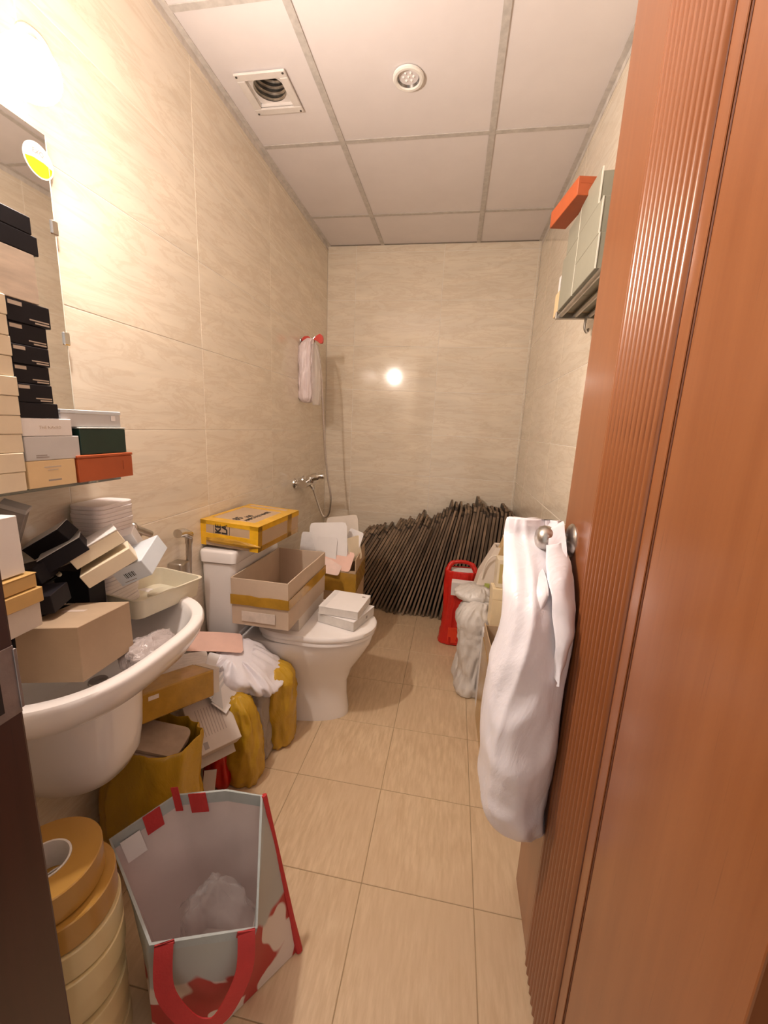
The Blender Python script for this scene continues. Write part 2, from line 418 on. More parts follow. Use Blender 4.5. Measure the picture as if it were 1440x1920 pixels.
# ------------------------------------------------------------------ generic boxes
def carton(name, label, c, rot, d, mat, group=None, cat='box', lid=None, prints=(), bev=.0012):
    """closed box: c = centre, d = size, prints = (face, u, v, wid, hei, mat)"""
    R = Euler(rot).to_matrix(); base = Vector(c)-R @ Vector((0, 0, d[2]/2))
    t = thing(name, label, cat, base, rot, group)
    x, y, z = d[0]/2, d[1]/2, d[2]
    zl = z if lid is None else z*(1-lid[0])
    e = 0 if lid is None else .0012
    MB().box(-x+e, x-e, -y+e, y-e, 0, zl, bev).build('body', mat, t)
    if lid: MB().box(-x, x, -y, y, zl+.0006, z, bev).build('lid', lid[1], t)
    for pr in prints:
        face, u, v, wd, hg, pm = pr[:6]; q = .0004
        if face == 'x+': bb = (x, x+q, u-wd/2, u+wd/2, v-hg/2, v+hg/2)
        elif face == 'y-': bb = (u-wd/2, u+wd/2, -y-q, -y, v-hg/2, v+hg/2)
        elif face == 'x-': bb = (-x-q, -x, u-wd/2, u+wd/2, v-hg/2, v+hg/2)
        else: bb = (u-wd/2, u+wd/2, v-hg/2, v+hg/2, z, z+q)
        MB().box(*bb).build(pr[6] if len(pr) > 6 else 'print', pm, t)
    return t
def shelf_box(name, label, y0, y1, z0, z1, mat, x1=.16, group='boxes stacked on the glass shelf', **k):
    return carton(name, label, ((.036+x1)/2, (y0+y1)/2, (z0+z1)/2), (0, 0, 0), (x1-.036, y1-y0, z1-z0), mat, group, **k)
zs = [1.150, 1.222, 1.290, 1.360, 1.430, 1.499]
ordw = ['lowest', 'second', 'middle', 'fourth', 'topmost']
for k in range(5):
    shelf_box('cream_box', 'plain cream box beside the black boxes, %s of its stack%s' % (ordw[k], '' if k in (0, 4) else ' from the shelf'), -2.50, (-2.357, -2.352, -2.351, -2.3515, -2.3525)[k], zs[k]+.0006, zs[k+1], CREAM, x1=.166-.002*(k % 2), lid=(.5, CREAM))
shelf_box('gift_box', 'warm cream box with small lettering, under the silver grey box', -2.350, -2.247, 1.1506, 1.204, YCREAM,
          prints=[('x+', 0, .040, .036, .0025, INKP), ('x+', 0, .034, .022, .002, INKP), ('x+', .002, .013, .028, .003, INKG)])
shelf_box('silver_box', 'silver grey box with tiny corner print, under the white box', -2.349, -2.232, 1.2046, 1.2515, GREY, prints=[('x+', -.028, .010, .022, .0018, INKG), ('x+', -.026, .006, .026, .0018, INKG)])
tb = shelf_box('white_box', 'white box with faint grey lettering between silver and black boxes', -2.350, -2.246, 1.2521, 1.2865, WHITE)
link('lettering', text_mesh('lettering', 'THE NAKED', .0085, INKP), tb, (.0621, .004, .017), (PI/2, 0, PI/2))
bl = [('plain black box lying on the white box', -2.350, -2.272, 1.2871, 1.3155)]
yr = [-2.280, -2.2805, -2.278, -2.2765, -2.267]; zb = [1.3161, 1.351, 1.3858, 1.4205, 1.459, 1.4985]
shelf_box('black_box', bl[0][0], -2.3505, -2.272, 1.2871, 1.3155, BLACK)
for k in range(5):
    y1 = yr[k]; wd = y1+2.3495; hz = zb[k+1]-zb[k]-.0006
    shelf_box('black_box', 'black box with a pale sticker and print, %s of five printed ones' % ('lowest', 'second from the bottom', 'middle', 'second from the top', 'topmost')[k], -2.3495, y1, zb[k], zb[k]+hz, BLACK, x1=.16-.002*(k % 2),
              prints=[('x+', -wd*.30, hz*.82, wd*.3, hz*.18, INKP, 'sticker'), ('x+', wd*.22, hz*.24, wd*.46, hz*.06, INKP), ('x+', wd*.28, hz*.12, wd*.34, hz*.07, INKP)])
shelf_box('beige_box', 'beige blank box between printed and plain black boxes', -2.42, -2.285, 1.4991, 1.586, M('blank_beige', (.66, .56, .46), .5, var=.12, vscale=10, stretch=(1, 1, 6)))
shelf_box('black_box', 'plain black box on the beige box, under another black box', -2.42, -2.275, 1.5866, 1.6195, BLACK)
shelf_box('black_box', 'plain black box at the very top of the shelf stack', -2.42, -2.284, 1.6201, 1.650, BLACK)
bb = shelf_box('pale_blue_box', 'pale blue grey box with rounded lid lying on the dark green box', -2.265, -2.106, 1.2705, 1.307, GREY, x1=.155, lid=(.22, PBLUE), prints=[('x+', .055, .020, .012, .012, WHITE, 'sticker')])
shelf_box('dark_green_box', 'dark green box between pale blue and orange boxes', -2.229, -2.100, 1.210, 1.2699, GREEN, lid=(.06, M('green_top', (.55, .58, .55), .4)))
shelf_box('orange_box', 'orange red box at the end of the glass shelf under the green box', -2.245, -2.090, 1.1506, 1.2094, ORANGE, x1=.165, lid=(.12, ORANGE), prints=[('x+', .045, .03, .0012, .022, M('orange_slit', (.25, .04, .012), .6))])

# ------------------------------------------------------------------ wash basin
def basin():
    YC, Z = -2.25, .78
    t = thing('wash_basin', 'white ceramic wall basin with half pedestal full of boxes', 'sink', (0, YC, .36))
    n = 56
    def outline(sx, sy, xoff=0.0):
        pts = []
        for k in range(n):
            a = -PI/2+PI*k/(n-1)
            # rounded front, straight back on the wall
            c, s = math.cos(a), math.sin(a)
            ex = .30 + .06*max(0, c)
            x = .0+ (abs(c)**.52)*ex*sx; y = .290*sy*(abs(s)**.66)*(1 if s > 0 else -1)
            pts.append((x+xoff, y))
        return pts
    def ring(sx, sy, z, xoff=0.): return [Vector((x, y, z-.36)) for x, y in outline(sx, sy, xoff)]
    b = MB()
    rings = [ring(.50, .36, .640), ring(.66, .56, .655), ring(.80, .76, .676), ring(.91, .90, .706), ring(.975, .975, .742), ring(1, 1, .768), ring(.998, .998, .777), ring(.988, .99, .782),
             ring(.915, .915, .783, .005), ring(.895, .895, .779, .008), ring(.875, .87, .76, .011), ring(.74, .72, .71, .03), ring(.55, .5, .67, .06), ring(.15, .15, .662, .12)]
    b.loft(rings).build('bowl', CERAM, t, True, .9)
    b = MB(); m = 40
    def pr(w, dpt, z):
        pts = []
        for k in range(m):
            a = -PI/2+PI*k/(m-1); c, s = math.cos(a), math.sin(a)
            pts.append(Vector(((abs(c)**.7)*dpt, (abs(s)**.8)*(1 if s > 0 else -1)*w, z-.36)))
        return pts
    b.loft([pr(.04, .09, .385), pr(.085, .16, .395), pr(.108, .20, .42), pr(.118, .222, .46), pr(.122, .232, .52), pr(.124, .238, .60), pr(.128, .245, .665)]).build('half_pedestal', CERAM, t, True, .9)
    MB().lathe([(.022, 0), (.020, .004), (.004, .003)], 24, Matrix.Translation((.16, 0, .306))).build('drain', CHROME, t, True)
    return t
basin()
# faucet of the basin (mostly buried under the boxes)
fa = thing('basin_faucet', 'chrome basin faucet half hidden between dark boxes', 'faucet', (.055, -2.25, .783))
MB().lathe([(.024, 0), (.024, .006), (.018, .012), (.017, .075), (.021, .085), (.019, .10), (.008, .106)], 24).build('body', CHROME, fa, True)
MB().tube(spline([(.01, 0, .06), (.06, 0, .072), (.11, 0, .066), (.118, 0, .045)]), .011, 12).build('spout', CHROME, fa, True)
MB().tube([(0, 0, .10), (-.01, 0, .125), (.03, .0, .15)], .007, 10).build('lever', CHROME, fa, True)

# boxes heaped in the basin
SB = 'boxes heaped in the basin'
kr = carton('kraft_box', 'large plain brown kraft box resting on the basin rim', (.206, -2.327, .826), (-.10, -.08, .149), (.128, .155, .112), KRAFT, SB, prints=[('z+', -.02, .02, .05, .012, M('scuff', (.62, .5, .42), .7), 'scuff')])
def tray():
    t = thing('plastic_tray', 'translucent cream plastic tray across the basin rim', 'tray', (.128, -2.03, .778), (-.06, .04, -.13), None)
    m = M('tray_plastic', (.80, .74, .58), .3, sss=.2, trans=.15, var=.03)
    def ring(w, l, z, r=.022):
        pts = []
        for cx, cy, a0 in ((w-r, l-r, 0), (-w+r, l-r, PI/2), (-w+r, -l+r, PI), (w-r, -l+r, 1.5*PI)):
            for k in range(6): a = a0+PI/2*k/5; pts.append(Vector((cx+r*math.cos(a), cy+r*math.sin(a), z)))
        return pts
    MB().loft([ring(.082, .112, 0), ring(.086, .117, .052), ring(.090, .121, .053), ring(.090, .121, .0545), ring(.0835, .1145, .0545), ring(.0795, .1095, .004)]).build('shell', m, t, True, .7)
    MB().lathe([(.03, 0), (.028, .008), (.018, .013), (.004, .014)], 28, Matrix.Translation((-.005, .045, .0042)) @ Matrix.Scale(1.3, 4, (0, 1, 0))).build('moulded_boss', m, t, True)
tray()
carton('light_blue_box', 'light blue box with a barcode tilted over the plastic tray', (.197, -2.128, .940), (.276, -.426, .241), (.080, .125, .046), PBLUE, SB,
       prints=[('y-', -.005+.004*k-.012, .022, .0022 if k % 2 else .0012, .014, INK, 'barcode_bar') for k in range(7)]+[('y-', -.012, .007, .03, .0018, INKG)])
carton('cream_carton', 'cream carton lying tilted on another cream carton in the basin', (.140, -2.200, .993), (-.077, -.496, .885), (.113, .095, .036), CREAM, SB, lid=(.12, WHITE))
carton('cream_carton', 'cream carton under a tilted carton, its end in the tray', (.170, -2.196, .950), (-.06, -.50, .80), (.113, .09, .034), CREAM, SB)
carton('white_carton', 'small white carton behind the light blue box', (.125, -2.075, .955), (.2, -.35, .5), (.05, .05, .085), WHITE, SB)
carton('black_carton', 'black carton with silver edges leaning near the foam trays', (.065, -2.242, 1.012), (.401, -.537, .104), (.109, .045, .035), BLACK, SB, lid=(.06, GREY))
carton('black_carton', 'black carton with silver edges leaning on the cream cartons', (.112, -2.252, .990), (-.073, -.528, .811), (.090, .075, .036), BLACK, SB, lid=(.06, GREY))
carton('black_carton', 'flat black carton deep in the basin under the other boxes', (.120, -2.345, .912), (.05, -.1, .4), (.11, .07, .04), BLACK, SB)
carton('black_carton', 'matt black carton lying below the leaning black cartons', (.072, -2.318, .950), (.1, -.3, .3), (.10, .06, .04), BLACK, SB)
carton('black_carton', 'upright black carton added to darken the gap between faucet and foam trays', (.072, -2.187, .856), (0, 0, .12), (.085, .055, .14), BLACK, SB)  # added to hide the bright wall where the heap has a dark gap
carton('black_carton', 'upright black carton added to darken the gap behind the kraft box beside the faucet', (.062, -2.308, .858), (0, 0, .05), (.085, .052, .145), BLACK, SB)  # also added, keeps the hollow behind the kraft box black
carton('grey_sleeve', 'smoke grey plastic sleeve box leaning against the wall', (.050, -2.312, 1.060), (.35, .40, .60), (.048, .024, .112), M('smoke_plastic', (.36, .34, .33), .2, var=.1), SB, lid=(.1, GREY))
carton('white_tall_box', 'tall white box standing on the gold boxes', (.172, -2.452, 1.0605), (0, -.02, .04), (.060, .078, .108), WHITE, SB)
carton('gold_box', 'gold box directly under the tall white box', (.172, -2.442, .991), (0, -.0, .06), (.083, .080, .027), GOLD, SB, lid=(.08, GOLD))
carton('gold_box', 'gold box sandwiched between a gold box and a white one', (.176, -2.438, .9615), (0, -.0, .03), (.083, .080, .0285), GOLD, SB)
carton('white_flat_box', 'flat white box under the gold boxes beside the kraft box', (.172, -2.441, .922), (0, -.0, .05), (.080, .078, .048), CLIGHT, SB)
# stack of foam trays
FOAM = M('white_foam', (.80, .74, .73), .55, var=.02)
def rring(cx, cy, w, l, r, z, n=6):
    pts = []
    for sx, sy, a0 in ((1, 1, 0), (-1, 1, PI/2), (-1, -1, PI), (1, -1, 1.5*PI)):
        for k in range(n): a = a0+PI/2*k/(n-1); pts.append(Vector((cx+sx*(w-r)+r*math.cos(a), cy+sy*(l-r)+r*math.sin(a), z)))
    return pts
fmesh = MB().loft([rring(0, 0, .0445, .062, .022, 0), rring(0, 0, .046, .0635, .023, .001), rring(0, 0, .0465, .064, .023, .0095), rring(0, 0, .0455, .063, .023, .0105), rring(0, 0, .038, .055, .02, .0105)]).mesh('foam_tray', FOAM, True, .7)
for k in range(27):
    o = link('foam_tray', fmesh, None, (.056+.0012*math.sin(k*2.1), -2.085+.0015*math.cos(k*1.7), .7835+k*.0107), (0, 0, .05+.02*math.sin(k)))
    tag(o, 'white foam tray in the tall stack by the tiled wall' if k < 26 else 'topmost white foam tray of the tall stack', 'tray', 'stack of foam trays')
# clear wrapping in the basin
def blob(c, r, mat, name='film', amp=.25, freq=14, seg=40, seed=0, parent=None, squash=1.):
    t = bmesh.new(); bmesh.ops.create_uvsphere(t, u_segments=seg, v_segments=seg//2, radius=1)
    for v in t.verts:
        p = v.co.copy(); q = p*freq*.12+Vector((seed*3.1, seed*1.7, seed))
        k = 1+amp*(noise.noise(q*1.3)+.6*(1-2*abs(noise.noise(q*3)))+.3*(1-2*abs(noise.noise(q*6.5))))
        v.co = Vector((c[0]+p.x*r[0]*k, c[1]+p.y*r[1]*k, max(c[2]-r[2]*.8*squash, c[2]+p.z*r[2]*k)))
    b = MB(); b._merge(t); return b.build(name, mat, parent, True, 0)
FILM_S = plastic_film('crumpled_film', (.60, .52, .50), .2, 26, .9, alpha=.75)
o = blob((.275, -2.215, .745), (.04, .065, .032), FILM_S, 'clear_wrapping', seed=3); tag(o, 'crumpled clear plastic wrapping between kraft box and basin rim', 'wrapping')

# ------------------------------------------------------------------ pipes by the basin, bidet spray
av = thing('angle_valve', 'small chrome wall valve between basin and bidet spray', 'valve', (0, -1.945, .950))
MB().lathe([(.022, 0), (.020, .006), (.010, .010), (.010, .045)], 20, plm).build('body', STEEL, av, True)
MB().tube([(.045, -.025, .022), (.045, .038, -.012)], .011, 12).build('barrel', STEEL, av, True)
MB().sphere((.045, -.030, .026), .016, (1, .7, 1)).build('handle', STEEL, av, True)
bs = thing('bidet_spray', 'chrome bidet spray hanging in its wall holder beside the cistern', 'spray', (0, -1.745, .77))
MB().box(0, .055, -.042, .012, -.03, .028, .008, 3).build('holder', STEEL, bs, True)
MB().tube(spline([(.040, .022, -.03), (.042, .024, .04), (.046, .022, .09), (.052, .014, .125)]), [.010]*6+[.011]*6+[.013]*6+[.014], 14).build('handle', STEEL, bs, True)
MB().tube(spline([(.052, .018, .118), (.054, -.018, .137), (.058, -.052, .142)]), .016, 14).build('head', CHROME, bs, True)
MB().tube(spline([(.040, .022, -.02), (.03, .02, -.12), (.035, .035, -.3), (.02, .03, -.42)]), .007, 10).build('hose', STEEL, bs, True)

# ------------------------------------------------------------------ toilet
def toilet():
    TY = -1.39
    t = thing('toilet', 'white ceramic close coupled toilet with lid down', 'toilet', (0, TY, 0))
    n = 56
    def egg(x0, x1, hw, z, back=.5, p=.85):
        """egg shape: straight sides at the back, round front"""
        pts = []
        xm = x0+(x1-x0)*.5; 
        for k in range(n):
            a = 2*PI*k/n; c, s = math.cos(a), math.sin(a)
            if c >= 0: x = xm+(x1-xm)*c; y = hw*s
            else: x = xm+(xm-x0)*(-1)*(abs(c)**back); y = hw*(abs(s)**back)*(1 if s > 0 else -1)*(.93+.07*abs(s))
            pts.append(Vector((x, y, z)))
        return pts
    MB().loft([egg(.02, .575, .108, 0), egg(.02, .575, .108, .03), egg(.02, .565, .106, .10), egg(.02, .565, .112, .17), egg(.02, .59, .132, .24), egg(.02, .635, .160, .31), egg(.02, .668, .178, .37), egg(.02, .676, .182, .405), egg(.02, .670, .180, .413)]).build('bowl', CERAM, t, True, .9)
    MB().loft([egg(.20, .672, .179, .414), egg(.198, .684, .185, .418), egg(.198, .684, .185, .430), egg(.20, .680, .183, .433)]).build('seat', CERAM, t, True, .8)
    MB().loft([egg(.19, .684, .185, .434), egg(.188, .690, .188, .438), egg(.188, .690, .188, .452), egg(.192, .682, .183, .459), egg(.22, .64, .15, .4605)]).build('lid', CERAM, t, True, .8)
    c = MB()
    def rr(x0, x1, hw, r, z):
        pts = []
        for cx, cy, a0 in ((x1-r, hw-r, 0), (x0+r, hw-r, PI/2), (x0+r, -hw+r, PI), (x1-r, -hw+r, 1.5*PI)):
            for k in range(7): a = a0+PI/2*k/6; pts.append(Vector((cx+r*math.cos(a), cy+r*math.sin(a), z)))
        return pts
    c.loft([rr(.006, .125, .190, .025, .395), rr(.005, .138, .202, .025, .41), rr(.005, .145, .208, .025, .45), rr(.005, .149, .212, .025, .60), rr(.005, .150, .214, .025, .742)]).build('cistern', CERAM, t, True, .8)
    MB().loft([rr(.004, .154, .216, .02, .7445), rr(.003, .158, .221, .02, .749), rr(.003, .158, .221, .02, .787), rr(.006, .155, .218, .02, .7945), rr(.012, .149, .212, .018, .797)]).build('cistern_lid', CERAM, t, True, .8)
    MB().lathe([(.02, 0), (.02, .003), (.016, .0045)], 24, Matrix.Translation((.08, 0, .797))).build('flush_button', CHROME, t, True)
toilet()
# taped box on the cistern
tp = thing('taped_box', 'cardboard parcel bound with yellow tape on the toilet cistern', 'box', (.136, -1.415, .806), (.0, .035, -.07))
TX, TY_, TZ = .126, .176, .102
MB().box(-TX, TX, -TY_, TY_, 0, TZ, .004, 2).build('body', CBOARD, tp)
def tapeb(x0, x1, y0, y1, z0, z1, mat=TAPE): MB().box(x0, x1, y0, y1, z0, z1, .0004).build('tape', mat, tp)
e = .0009
tapeb(-TX-e, TX+e, -TY_-e, -TY_+.050, TZ-.003, TZ+e); tapeb(-TX-e, TX+e, TY_-.075, TY_-.045, TZ-.003, TZ+e); tapeb(-TX-e, TX+e, TY_-.012, TY_+e, TZ-.003, TZ+e)
tapeb(TX-.045, TX+e, -TY_-e, TY_+e, TZ-.003, TZ+e*1.2); tapeb(-TX-e, -TX+.018, -TY_-e, TY_+e, TZ-.003, TZ+e*1.2)
tapeb(-TX-e, TX+e, -TY_-e, -TY_+.002, TZ-.016, TZ); tapeb(-TX-e, -TX+.024, -TY_-e, -TY_+.002, 0, TZ); tapeb(TX-.036, TX+e, -TY_-e, -TY_+.002, .0, TZ)
tapeb(-TX-e, TX+e, -TY_-e*1.3, -TY_+.002, .022, .052); tapeb(TX-.002, TX+e, -TY_, TY_+e, TZ-.022, TZ); tapeb(TX-.002, TX+e, -TY_, -TY_+.03, 0, TZ, TAPEB); tapeb(TX-.002, TX+e, TY_-.11, TY_-.07, .0, TZ, TAPEB); tapeb(TX-.002, TX+e, -TY_, TY_, .0, .022, TAPEB)
blob((.01, -TY_-.001, .024), (.10, .008, .014), TAPEB, 'crumpled_tape', seed=8, parent=tp)
o = link('lettering', text_mesh('lettering', 'KE', .034, INK, bold=.0012), tp, (-.047, -TY_-.0006, .0735), (PI/2, -PI/2, 0))
o = link('lettering', text_mesh('lettering', 'LA', .034, INK, bold=.0012), tp, (-.018, -TY_-.0006, .0735), (PI/2, -PI/2, 0))
for a in ((-.066, .0), (.0, .0)): pass
b = MB()
for u0, u1, v0, v1 in ((-.068, .004, .0515, .053), (-.068, .004, .0945, .096), (-.068, -.0665, .053, .0945), (.0025, .004, .053, .0945)): b.box(u0, u1, -TY_-.0005, -TY_, v0-.0005, v1-.0005)
b.build('print_frame', INK, tp)
for s_, px, py, sz in (('85', -.012, -.095, .045), ('100', .005, -.045, .03), ('AMPOULE MASK', .032, -.02, .026)):
    link('lettering', text_mesh('lettering', s_, sz, INK, bold=.0006), tp, (px, py, TZ+.0006), (0, 0, PI/2))

# open cardboard boxes
def openbox(name, label, loc, rot, d, th, mat, cat='box', group=None, heights=None, tape=None, inner=None):
    t = thing(name, label, cat, loc, rot, group)
    x, y, z = d[0]/2, d[1]/2, d[2]; h = heights or (z, z, z, z)      # -y, +x, +y, -x
    def panel(nm, x0, x1, y0, y1, z0, z1, m=mat): 
        tt = bmesh.new(); bmesh.ops.create_cube(tt, size=1)
        bmesh.ops.subdivide_edges(tt, edges=tt.edges[:], cuts=4, use_grid_fill=True)
        for v in tt.verts:
            v.co = Vector(((x0+x1)/2+v.co.x*(x1-x0), (y0+y1)/2+v.co.y*(y1-y0), (z0+z1)/2+v.co.z*(z1-z0)))
            q = v.co*7+Vector((loc[0]*9, 3, loc[1]*7)); kk = .004*min(1, max(0, v.co.z/z))
            ax = 0 if (x1-x0) < (y1-y0) else 1
            if z1-z0 > .01: v.co[ax] += noise.noise(q)*kk; v.co.z += .5*noise.noise(q*1.7)*kk if v.co.z > z*.7 else 0
        b = MB(); b._merge(tt); return b.build(nm, m, t, True, .5)
    panel('bottom', -x+th, x-th, -y+th, y-th, 0, th)
    panel('side_panel', -x, x, -y, -y+th, 0, h[0]); panel('side_panel', x-th, x, -y+th, y-th, 0, h[1])
    panel('side_panel', -x, x, y-th, y, 0, h[2]); panel('side_panel', -x, -x+th, -y+th, y-th, 0, h[3])
    if tape:
        z0, z1 = tape
        def tp_(bx):
            tt = bmesh.new(); bmesh.ops.create_cube(tt, size=1); bmesh.ops.subdivide_edges(tt, edges=tt.edges[:], cuts=5, use_grid_fill=True)
            for v in tt.verts:
                v.co = Vector(((bx[0]+bx[1])/2+v.co.x*(bx[1]-bx[0]), (bx[2]+bx[3])/2+v.co.y*(bx[3]-bx[2]), (bx[4]+bx[5])/2+v.co.z*(bx[5]-bx[4])))
                v.co.z += .006*noise.noise(v.co*16)
            b = MB(); b._merge(tt); b.build('tape', TAPEB, t, True, .5)
        tp_((-x-.0025, x+.0025, -y-.005, -y-.0032, z0, z1)); tp_((x+.0032, x+.005, -y-.004, y, z0, z1))
    return t
ob = openbox('open_carton', 'open corrugated carton with brown tape standing on the toilet', (.280, -1.435, .518), (.0, .0, -.02), (.235, .42, .190), .005, CPALE, tape=(.085, .125))
b = MB(); b.box(-.075, .065, -.2140, -.2125, .018, .060, .0005); b.build('label_patch', M('torn_label', (.72, .62, .54), .7, var=.12), ob)
o = MB().box(-.055, .055, -.05, .05, 0, .012, .001).build('folded_paper', CLIGHT); o.location = (.28, -1.33, .5245); o.rotation_euler = (.0, .0, .4)
tag(o, 'folded pale paper lying in the open carton on the toilet', 'paper')
# shallow white carton tray below it
wt = openbox('carton_tray', 'shallow white open carton tray under the corrugated box on the toilet lid', (.290, -1.39, .4612), (0, 0, -.02), (.215, .30, .055), .002, CLIGHT)
LS = M('lid_box_side', (.70, .66, .62), .45, var=.08, vscale=20)
carton('slim_white_box', 'slim white box on top of another on the toilet lid', (.545, -1.372, .525), (0, 0, -.09), (.178, .185, .036), LS, 'white boxes on the toilet lid', lid=(.08, WHITE), prints=[('z+', .065, .06, .014, .012, INKG, 'logo'), ('z+', -.07, 0, .02, .184, M('sheen_band', (.76, .74, .73), .3), 'sleeve_band')])
carton('slim_white_box', 'slim white box flat on the toilet lid under another', (.552, -1.378, .4835), (0, 0, -.285), (.182, .185, .0435), LS, 'white boxes on the toilet lid', lid=(.08, WHITE), prints=[('x+', .02, .02, .012, .012, INKG, 'logo')])

# ------------------------------------------------------------------ carton with papers behind the toilet
bx = openbox('paper_carton', 'taped cardboard carton full of white and pink papers behind the toilet', (.335, -.90, .0), (0, 0, .06), (.33, .30, .60), .005, CBOARD, heights=(.555, .62, .60, .55), tape=(.44, .545))
def sheet(name, label, cat, c, rot, w, h, mat, group, th=.0022, cut=False, seed=0):
    """flattened carton: a card with tabs, slightly bowed"""
    t = bmesh.new(); nx, ny = 8, 8
    f = [[t.verts.new((-w/2+w*i/nx, -h/2+h*j/ny, 0)) for j in range(ny+1)] for i in range(nx+1)]
    for i in range(nx):
        for j in range(ny):
            if cut and (i in (0, nx-1)) and (j in (0, ny-1)): continue
            t.faces.new((f[i][j], f[i+1][j], f[i+1][j+1], f[i][j+1]))
    for v in [v for v in t.verts if not v.link_faces]: t.verts.remove(v)
    for v in t.verts:
        if abs(v.co.x) > w*.49 and abs(v.co.y) > h*.49: v.co.x *= .93; v.co.y *= .96
    for v in t.verts: v.co.z = .10*w*noise.noise(Vector((v.co.x*4+seed, v.co.y*4, seed*2.3)))
    g = bmesh.ops.extrude_face_region(t, geom=t.faces[:])
    for v in [q for q in g['geom'] if isinstance(q, bmesh.types.BMVert)]: v.co.z += th
    b = MB(); b._merge(t); o = b.build(name, mat, None, True, .5)
    o.location = c; o.rotation_euler = rot; tag(o, label, cat, group); return o
GP = 'flattened cartons in the paper carton'
sheet('flat_carton', 'large white flattened carton with a small mark sticking up from the paper carton', 'carton', (.335, -.965, .69), (1.30, -.12, -.1), .22, .19, WHITE, GP, seed=1)
sheet('flat_carton', 'rounded beige carton rising behind the white ones', 'carton', (.38, -.84, .70), (1.25, -.2, -.1), .19, .20, CLIGHT, GP, seed=2)
sheet('flat_carton', 'narrow white carton tilted at the carton edge by the boards', 'carton', (.455, -.90, .66), (1.35, .2, -.3), .09, .16, WHITE, GP, seed=3)
sheet('flat_carton', 'white carton standing in front of the tall white one', 'carton', (.33, -.985, .64), (1.35, -.05, -.15), .12, .14, WHITE, GP, seed=4)
sheet('flat_carton', 'grey white carton leaning by the taped parcel', 'carton', (.25, -.96, .655), (1.2, .1, .25), .14, .13, M('grey_white_card', (.62, .60, .60), .5), GP, seed=5)
sheet('flat_carton', 'pink flattened carton lying on the paper carton', 'carton', (.395, -1.005, .60), (.9, .08, -.12), .18, .11, PINK, GP, seed=6)
sheet('flat_carton', 'pale pink carton curled over the front of the paper carton', 'carton', (.365, -1.035, .566), (.7, .1, -.05), .13, .09, M('pale_pink', (.80, .60, .53), .6), GP, seed=7)
sheet('flat_carton', 'thin cream strip at the right edge of the paper carton', 'carton', (.478, -.945, .65), (1.4, 0, 1.1), .10, .13, CREAM, GP, seed=8)

# ------------------------------------------------------------------ dark boards leaning along the back wall
def boards():
    N = 46; random.seed(3)
    xb = .045; prev_t = 31.0
    specs = []
    def th(x):
        pts = [(0, 31), (.3, 27), (.58, 20), (.8, 13), (1.0, 7), (1.2, 3), (1.4, 1.0)]
        for (a, b), (c, d) in zip(pts, pts[1:]):
            if a <= x <= c: return b+(d-b)*(x-a)/(c-a)
        return 1.0
    step = (1.372-xb)/N
    for i in range(N):
        x = xb+i*step; a = math.radians(th(x))
        L = (.66 if x < .25 else .72 if x < .62 else .735+.10*min(1, (x-.62)/.25))+random.uniform(-.035, .02)
        if x > .78: L = .80+random.uniform(-.03, .03)
        if random.random() < .18: L += random.uniform(.01, .035)
        D = .285+random.uniform(-.02, .02); T = min(.018, .9*(step*math.cos(a)-L*(a-math.radians(th(x+step)))))*random.uniform(.85, 1.0)
        y0 = -.33+random.uniform(-.015, .02)+(.03 if x < .55 else 0)
        t = thing('board', 'dark brown board on edge in the long row leaning along the back wall' if i < N-1 else 'last dark brown board of the row, upright by the right wall', 'board', (x+T, (y0+y0+D)/2, .001+T*math.sin(a)), (0, a, 0), 'dark boards leaning in a row')
        # jagged upper end
        tt = bmesh.new(); n = 7; prof = [Vector((0, -D/2, 0))]+[Vector((0, D/2, 0))]
        top = [Vector((0, D/2-D*k/n, L+random.uniform(-.012, .006)-(.03*random.random() if k in (0, n) else 0))) for k in range(n+1)]
        vs = [tt.verts.new(p-Vector((T/2, 0, 0))) for p in prof+top]; f0 = tt.faces.new(vs)
        g = bmesh.ops.extrude_face_region(tt, geom=[f0])
        for v in [q for q in g['geom'] if isinstance(q, bmesh.types.BMVert)]: v.co.x += T
        b = MB(); b._merge(tt); fp = b.build('face_panel', BOARDM, t); fp.data.materials.append(BOARDE)
        for pl_ in fp.data.polygons:
            if pl_.normal.z > .5: pl_.material_index = 1
        MB().box(-T/2-.0003, T/2+.0003, -D/2-.0016, -D/2, .002, L-.03, .0004).build('cut_edge', BOARDE, t)
boards()

# ------------------------------------------------------------------ bags
def bag(name, mat, parent, rings, n=56, amp=.012, fold=9, zf=1.5, seed=0, sup=2.6, cap0=True, cap1=True, crumple=.5, sub=7):
    """bag lofted from (cx,cy,z,rx,ry) rings with vertical folds and crumples"""
    P = [Vector((r[0], r[1], r[2])) for r in rings]; Q = [Vector((r[3], r[4], 0)) for r in rings]
    PS, QS = spline(P, sub), spline(Q, sub); out = []
    for i, (p, q) in enumerate(zip(PS, QS)):
        ring = []
        for k in range(n):
            a = 2*PI*k/n; c, s = math.cos(a), math.sin(a)
            x = abs(c)**(2/sup)*(1 if c > 0 else -1)*q.x; y = abs(s)**(2/sup)*(1 if s > 0 else -1)*q.y
            v = Vector((c*fold*.35, s*fold*.35, p.z*zf+seed*5.3))
            f = 1-2*abs(noise.noise(v)); f += crumple*(1-2*abs(noise.noise(Vector((c*2.4, s*2.4, p.z*16+seed*2.7))*1.3)))
            f += .35*noise.noise(v*3.1)
            nrm = Vector((c, s, 0)); lim = min(1., min(abs(q.x), abs(q.y))/.02)
            ring.append(p+Vector((x, y, .3*amp*f))+nrm*amp*f*lim)
        out.append(ring)
    for r in out:
        for v in r: v.z = max(v.z, min(x[2] for x in rings)-.0)
    return MB().loft(out, cap0, cap1).build(name, mat, parent, True, 0)

